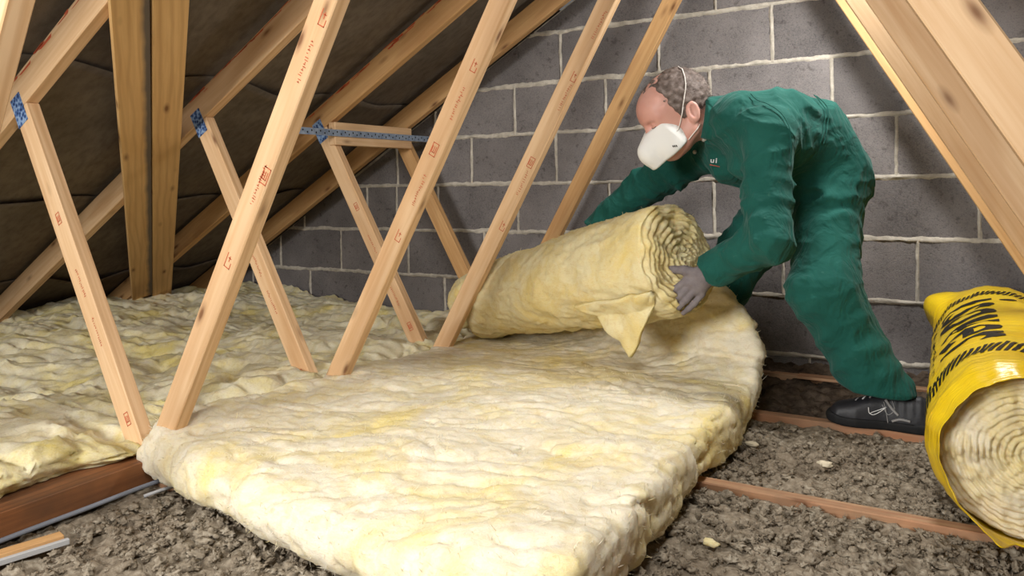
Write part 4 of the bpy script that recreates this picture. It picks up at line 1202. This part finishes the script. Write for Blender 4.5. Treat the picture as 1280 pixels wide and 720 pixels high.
# shoes
def shoe(name_o, loc_, yaw, parent):
    def f(P):
        x, y, z = P[..., 0], P[..., 1], P[..., 2]
        w = np.interp(x, [-.13, -.09, -.02, .06, .11, .14], [.026, .033, .032, .043, .038, .018])
        top = np.interp(x, [-.14, -.09, -.04, .02, .07, .115, .14], [.092, .100, .099, .088, .070, .058, .040])
        yy_ = y - np.interp(x, [-.13, 0, .08, .14], [0, -.004, .002, .010])
        d = np.maximum(np.abs(yy_) - w * (1 - .28 * sstep(.02, .10, z)), z - top)
        d = smax(smax(np.abs(yy_) - w * (1 - .30 * sstep(.02, .10, z)), z - top, .03), -(z - .018), .004)
        d = smax(d, x - .137, .03); d = smax(d, -.128 - x, .02)
        return d - .0008 * np.sin(x * 300) * sstep(.03, .06, z) * (x < -.02)
    def g(P):
        x, y, z = P[..., 0], P[..., 1], P[..., 2]
        w = np.interp(x, [-.13, -.09, -.02, .06, .11, .14], [.032, .038, .035, .047, .042, .024])
        yy_ = y - np.interp(x, [-.13, 0, .08, .14], [0, -.004, .002, .010])
        rise = .012 * sstep(.08, .145, x)
        d = smax(np.abs(yy_) - w, np.maximum(z - .027 - rise, rise * .7 - z), .006); d = smax(d, x - .142, .02); d = smax(d, -.134 - x, .02)
        return d
    c, s = math.cos(yaw), math.sin(yaw); Rm = np.array([[c, s, 0], [-s, c, 0], [0, 0, 1]])
    def tw(p): return np.asarray(p, float) @ Rm + np.asarray(loc_)
    va, qa = sdf_mesh(f, (-.16, -.07, -.01), (.17, .07, .12), .004)
    up = obj('shoe', np_mesh('shoe', tw(va) - PO, qa), M['shoe'], parent)
    va, qa = sdf_mesh(g, (-.16, -.08, -.01), (.17, .08, .06), .004)
    obj('sole', np_mesh('sole', tw(va) - PO, qa), M['sole'], up)
    side = 1  # camera side of the left shoe is local +y (toe towards -x)
    def sidepath(pts, r, nm, mat):
        tube(nm, spline([tw((x, (np.interp(x, [-.13, -.09, -.02, .06, .11, .14], [.026, .033, .032, .043, .038, .018]) * (1 - .30 * float(sstep(.02, .10, np.float64(z)))) + np.interp(x, [-.13, 0, .08, .14], [0, -.004, .002, .010]) + .0015), z)) for x, z in pts], 16) - PO, r, mat, up, 5)
    sidepath([(.028, .060), (.026, .045), (.018, .048), (.000, .056), (-.016, .064)], .0012, 'side_emblem', M['white'])
    sidepath([(.026, .045), (.016, .041), (.000, .050), (-.016, .064)], .0012, 'side_emblem', M['white'])
    sidepath([(-.014, .085), (-.030, .062), (-.046, .046)], .004, 'side_stripe', M['shoe_grey'])
    sidepath([(-.010, .078), (-.016, .050), (-.020, .022)], .0012, 'lace', M['shoe_grey'])
    sidepath([(-.030, .084), (-.036, .060), (-.020, .045), (-.006, .070)], .0012, 'lace', M['shoe_grey'])
    sidepath([(-.03, .028), (-.05, .036), (-.075, .034)], .0035, 'side_stripe', M['shoe_grey'])
    for k in range(4):
        xx = .062 - .018 * k; zz = np.interp(xx, [-.04, .02, .07, .115], [.099, .088, .070, .058]) + .001
        tube('lace', [tw((xx, .016, zz - .003)) - PO, tw((xx - .006, 0, zz + .001)) - PO, tw((xx - .012, -.016, zz - .003)) - PO], .0022, M['white' if k % 2 else 'shoe_grey'], up, 5)
    return up
shoe('l', (.888, -.695, .100), PI, person)
shoe('r', (.245, -.32, .094), PI * .93, person)

# collar, shirt, button, seams, breast print
cv = np.empty(len(cov_me.vertices) * 3, np.float32); cov_me.vertices.foreach_get('co', cv); cv = cv.reshape(-1, 3) + PO
def snap(p, outd, lift=.002):
    """nearest coverall surface point to p looking along -outd"""
    p = np.asarray(p, float); outd = unit(np.asarray(outd, float))
    r = cv - p; t_ = r @ outd; perp = np.linalg.norm(r - t_[:, None] * outd, axis=1)
    k = np.nonzero(perp < .012)[0]
    if not len(k): return p
    return p + outd * (t_[k].max() + lift)
camd = A(.512, -.859, .05)
nd = unit(HO - neckb); n1 = unit(np.cross(nd, A(0, 0, 1))); n2 = np.cross(nd, n1)
ncol, hcol = 44, 12
Ua, Hb = np.meshgrid(np.linspace(0, 1, ncol), np.linspace(0, 1, hcol), indexing='ij')
# collar runs from the left front point round the nape to the right front point
fl_ = -nd                                          # down the trunk
down = unit(A(0, 0, -1) - nd * (A(0, 0, -1) @ nd)); latl = unit(lft - nd * (lft @ nd) - down * (lft @ down))
an = (-.80 + 1.60 * Ua) * PI                       # 0 = nape (up side)
rad_c = .066 + .004 * np.sin(Ua * 9)
stand = .046 * (1 - .25 * np.abs(2 * Ua - 1))
tipl = .080 + .035 * np.abs(2 * Ua - 1) ** 4
base = neckb + nd * .018
up_ = Hb < .45
hh = np.where(up_, Hb / .45, 1 - (Hb - .45) / .55)
lenp = np.where(up_, stand * hh, stand - (1 - hh) * tipl)
rr_ = rad_c + np.where(up_, .002, .006 + .020 * (1 - hh) ** 1.2)
Pc = base + nd * lenp[..., None] + (-down * np.cos(an)[..., None] + latl * np.sin(an)[..., None]) * rr_[..., None]
co = obj('collar', np_mesh('collar', Pc.reshape(-1, 3) - PO, grid_quads(ncol, hcol)), M['green'], cov)
md = co.modifiers.new('t', 'SOLIDIFY'); md.thickness = .003; md.offset = 0
tube('shirt_neckline', spline([base + nd * .02 + (-down * math.cos(a_) + latl * math.sin(a_)) * .060 for a_ in np.linspace(1.9, 4.0, 9)], 20) - PO, .008, M['shirt'], person, 8)
p_ = snap(A(.409, -.80, .880), A(.3, -.9, -.1), .002)
bm = bmesh.new(); bmesh.ops.create_uvsphere(bm, u_segments=10, v_segments=6, radius=.007)
o = bm_obj('snap_button', bm, M['button'], cov, True); o.location = p_ - PO; o.scale = (1, .6, 1)
def seam(pts, outd, r, nm='seam', mat='green'):
    q_ = np.array([snap(p, outd, -.0005) - PO for p in spline(pts, 40)])
    for _ in range(6): q_[1:-1] = (q_[:-2] + 2 * q_[1:-1] + q_[2:]) / 4
    tube(nm, q_ + unit(outd) * .001, r, M[mat], cov, 5)
seam([A(.56, -.80, 1.05), A(.60, -.84, 1.02), A(.65, -.85, .98), A(.675, -.86, .92), A(.68, -.87, .85)], camd, .0016)
seam([A(.70, -.62, 1.05), A(.72, -.64, 1.0), A(.72, -.66, .95), A(.715, -.68, .90)], camd, .0018)
seam([A(.715, -.62, 1.05), A(.735, -.64, 1.0), A(.735, -.66, .95), A(.73, -.68, .90)], camd, .0018)
bm = text_mesh('ui', 0, .02); xs = [v_.co.x for v_ in bm.verts]; x0_, x1_ = min(xs), max(xs)
rgt = A(.82, .5, -.10)
logo_c = snap(A(.520, -.86, .866), camd, .005); rgt = unit(A(.859, .512, -.10)); lup = unit(A(0, 0, 1) + rgt * .1)
def fn_logo(x, z):
    return np.array([logo_c + rgt * (((a_ - x0_) / (x1_ - x0_)) - .5) * .020 + lup * b_ * .022 for a_, b_ in zip(x, z)])
tag(map_print(bm, fn_logo, 'breast_print', M['white'], cov, 9, PO), kind='stuff')
tube('breast_print_line', [logo_c + rgt * (-.012 + .008 * k) - A(0, 0, .007 + .001 * k) - PO for k in range(6)], .0016, M['redprint'], cov, 5)
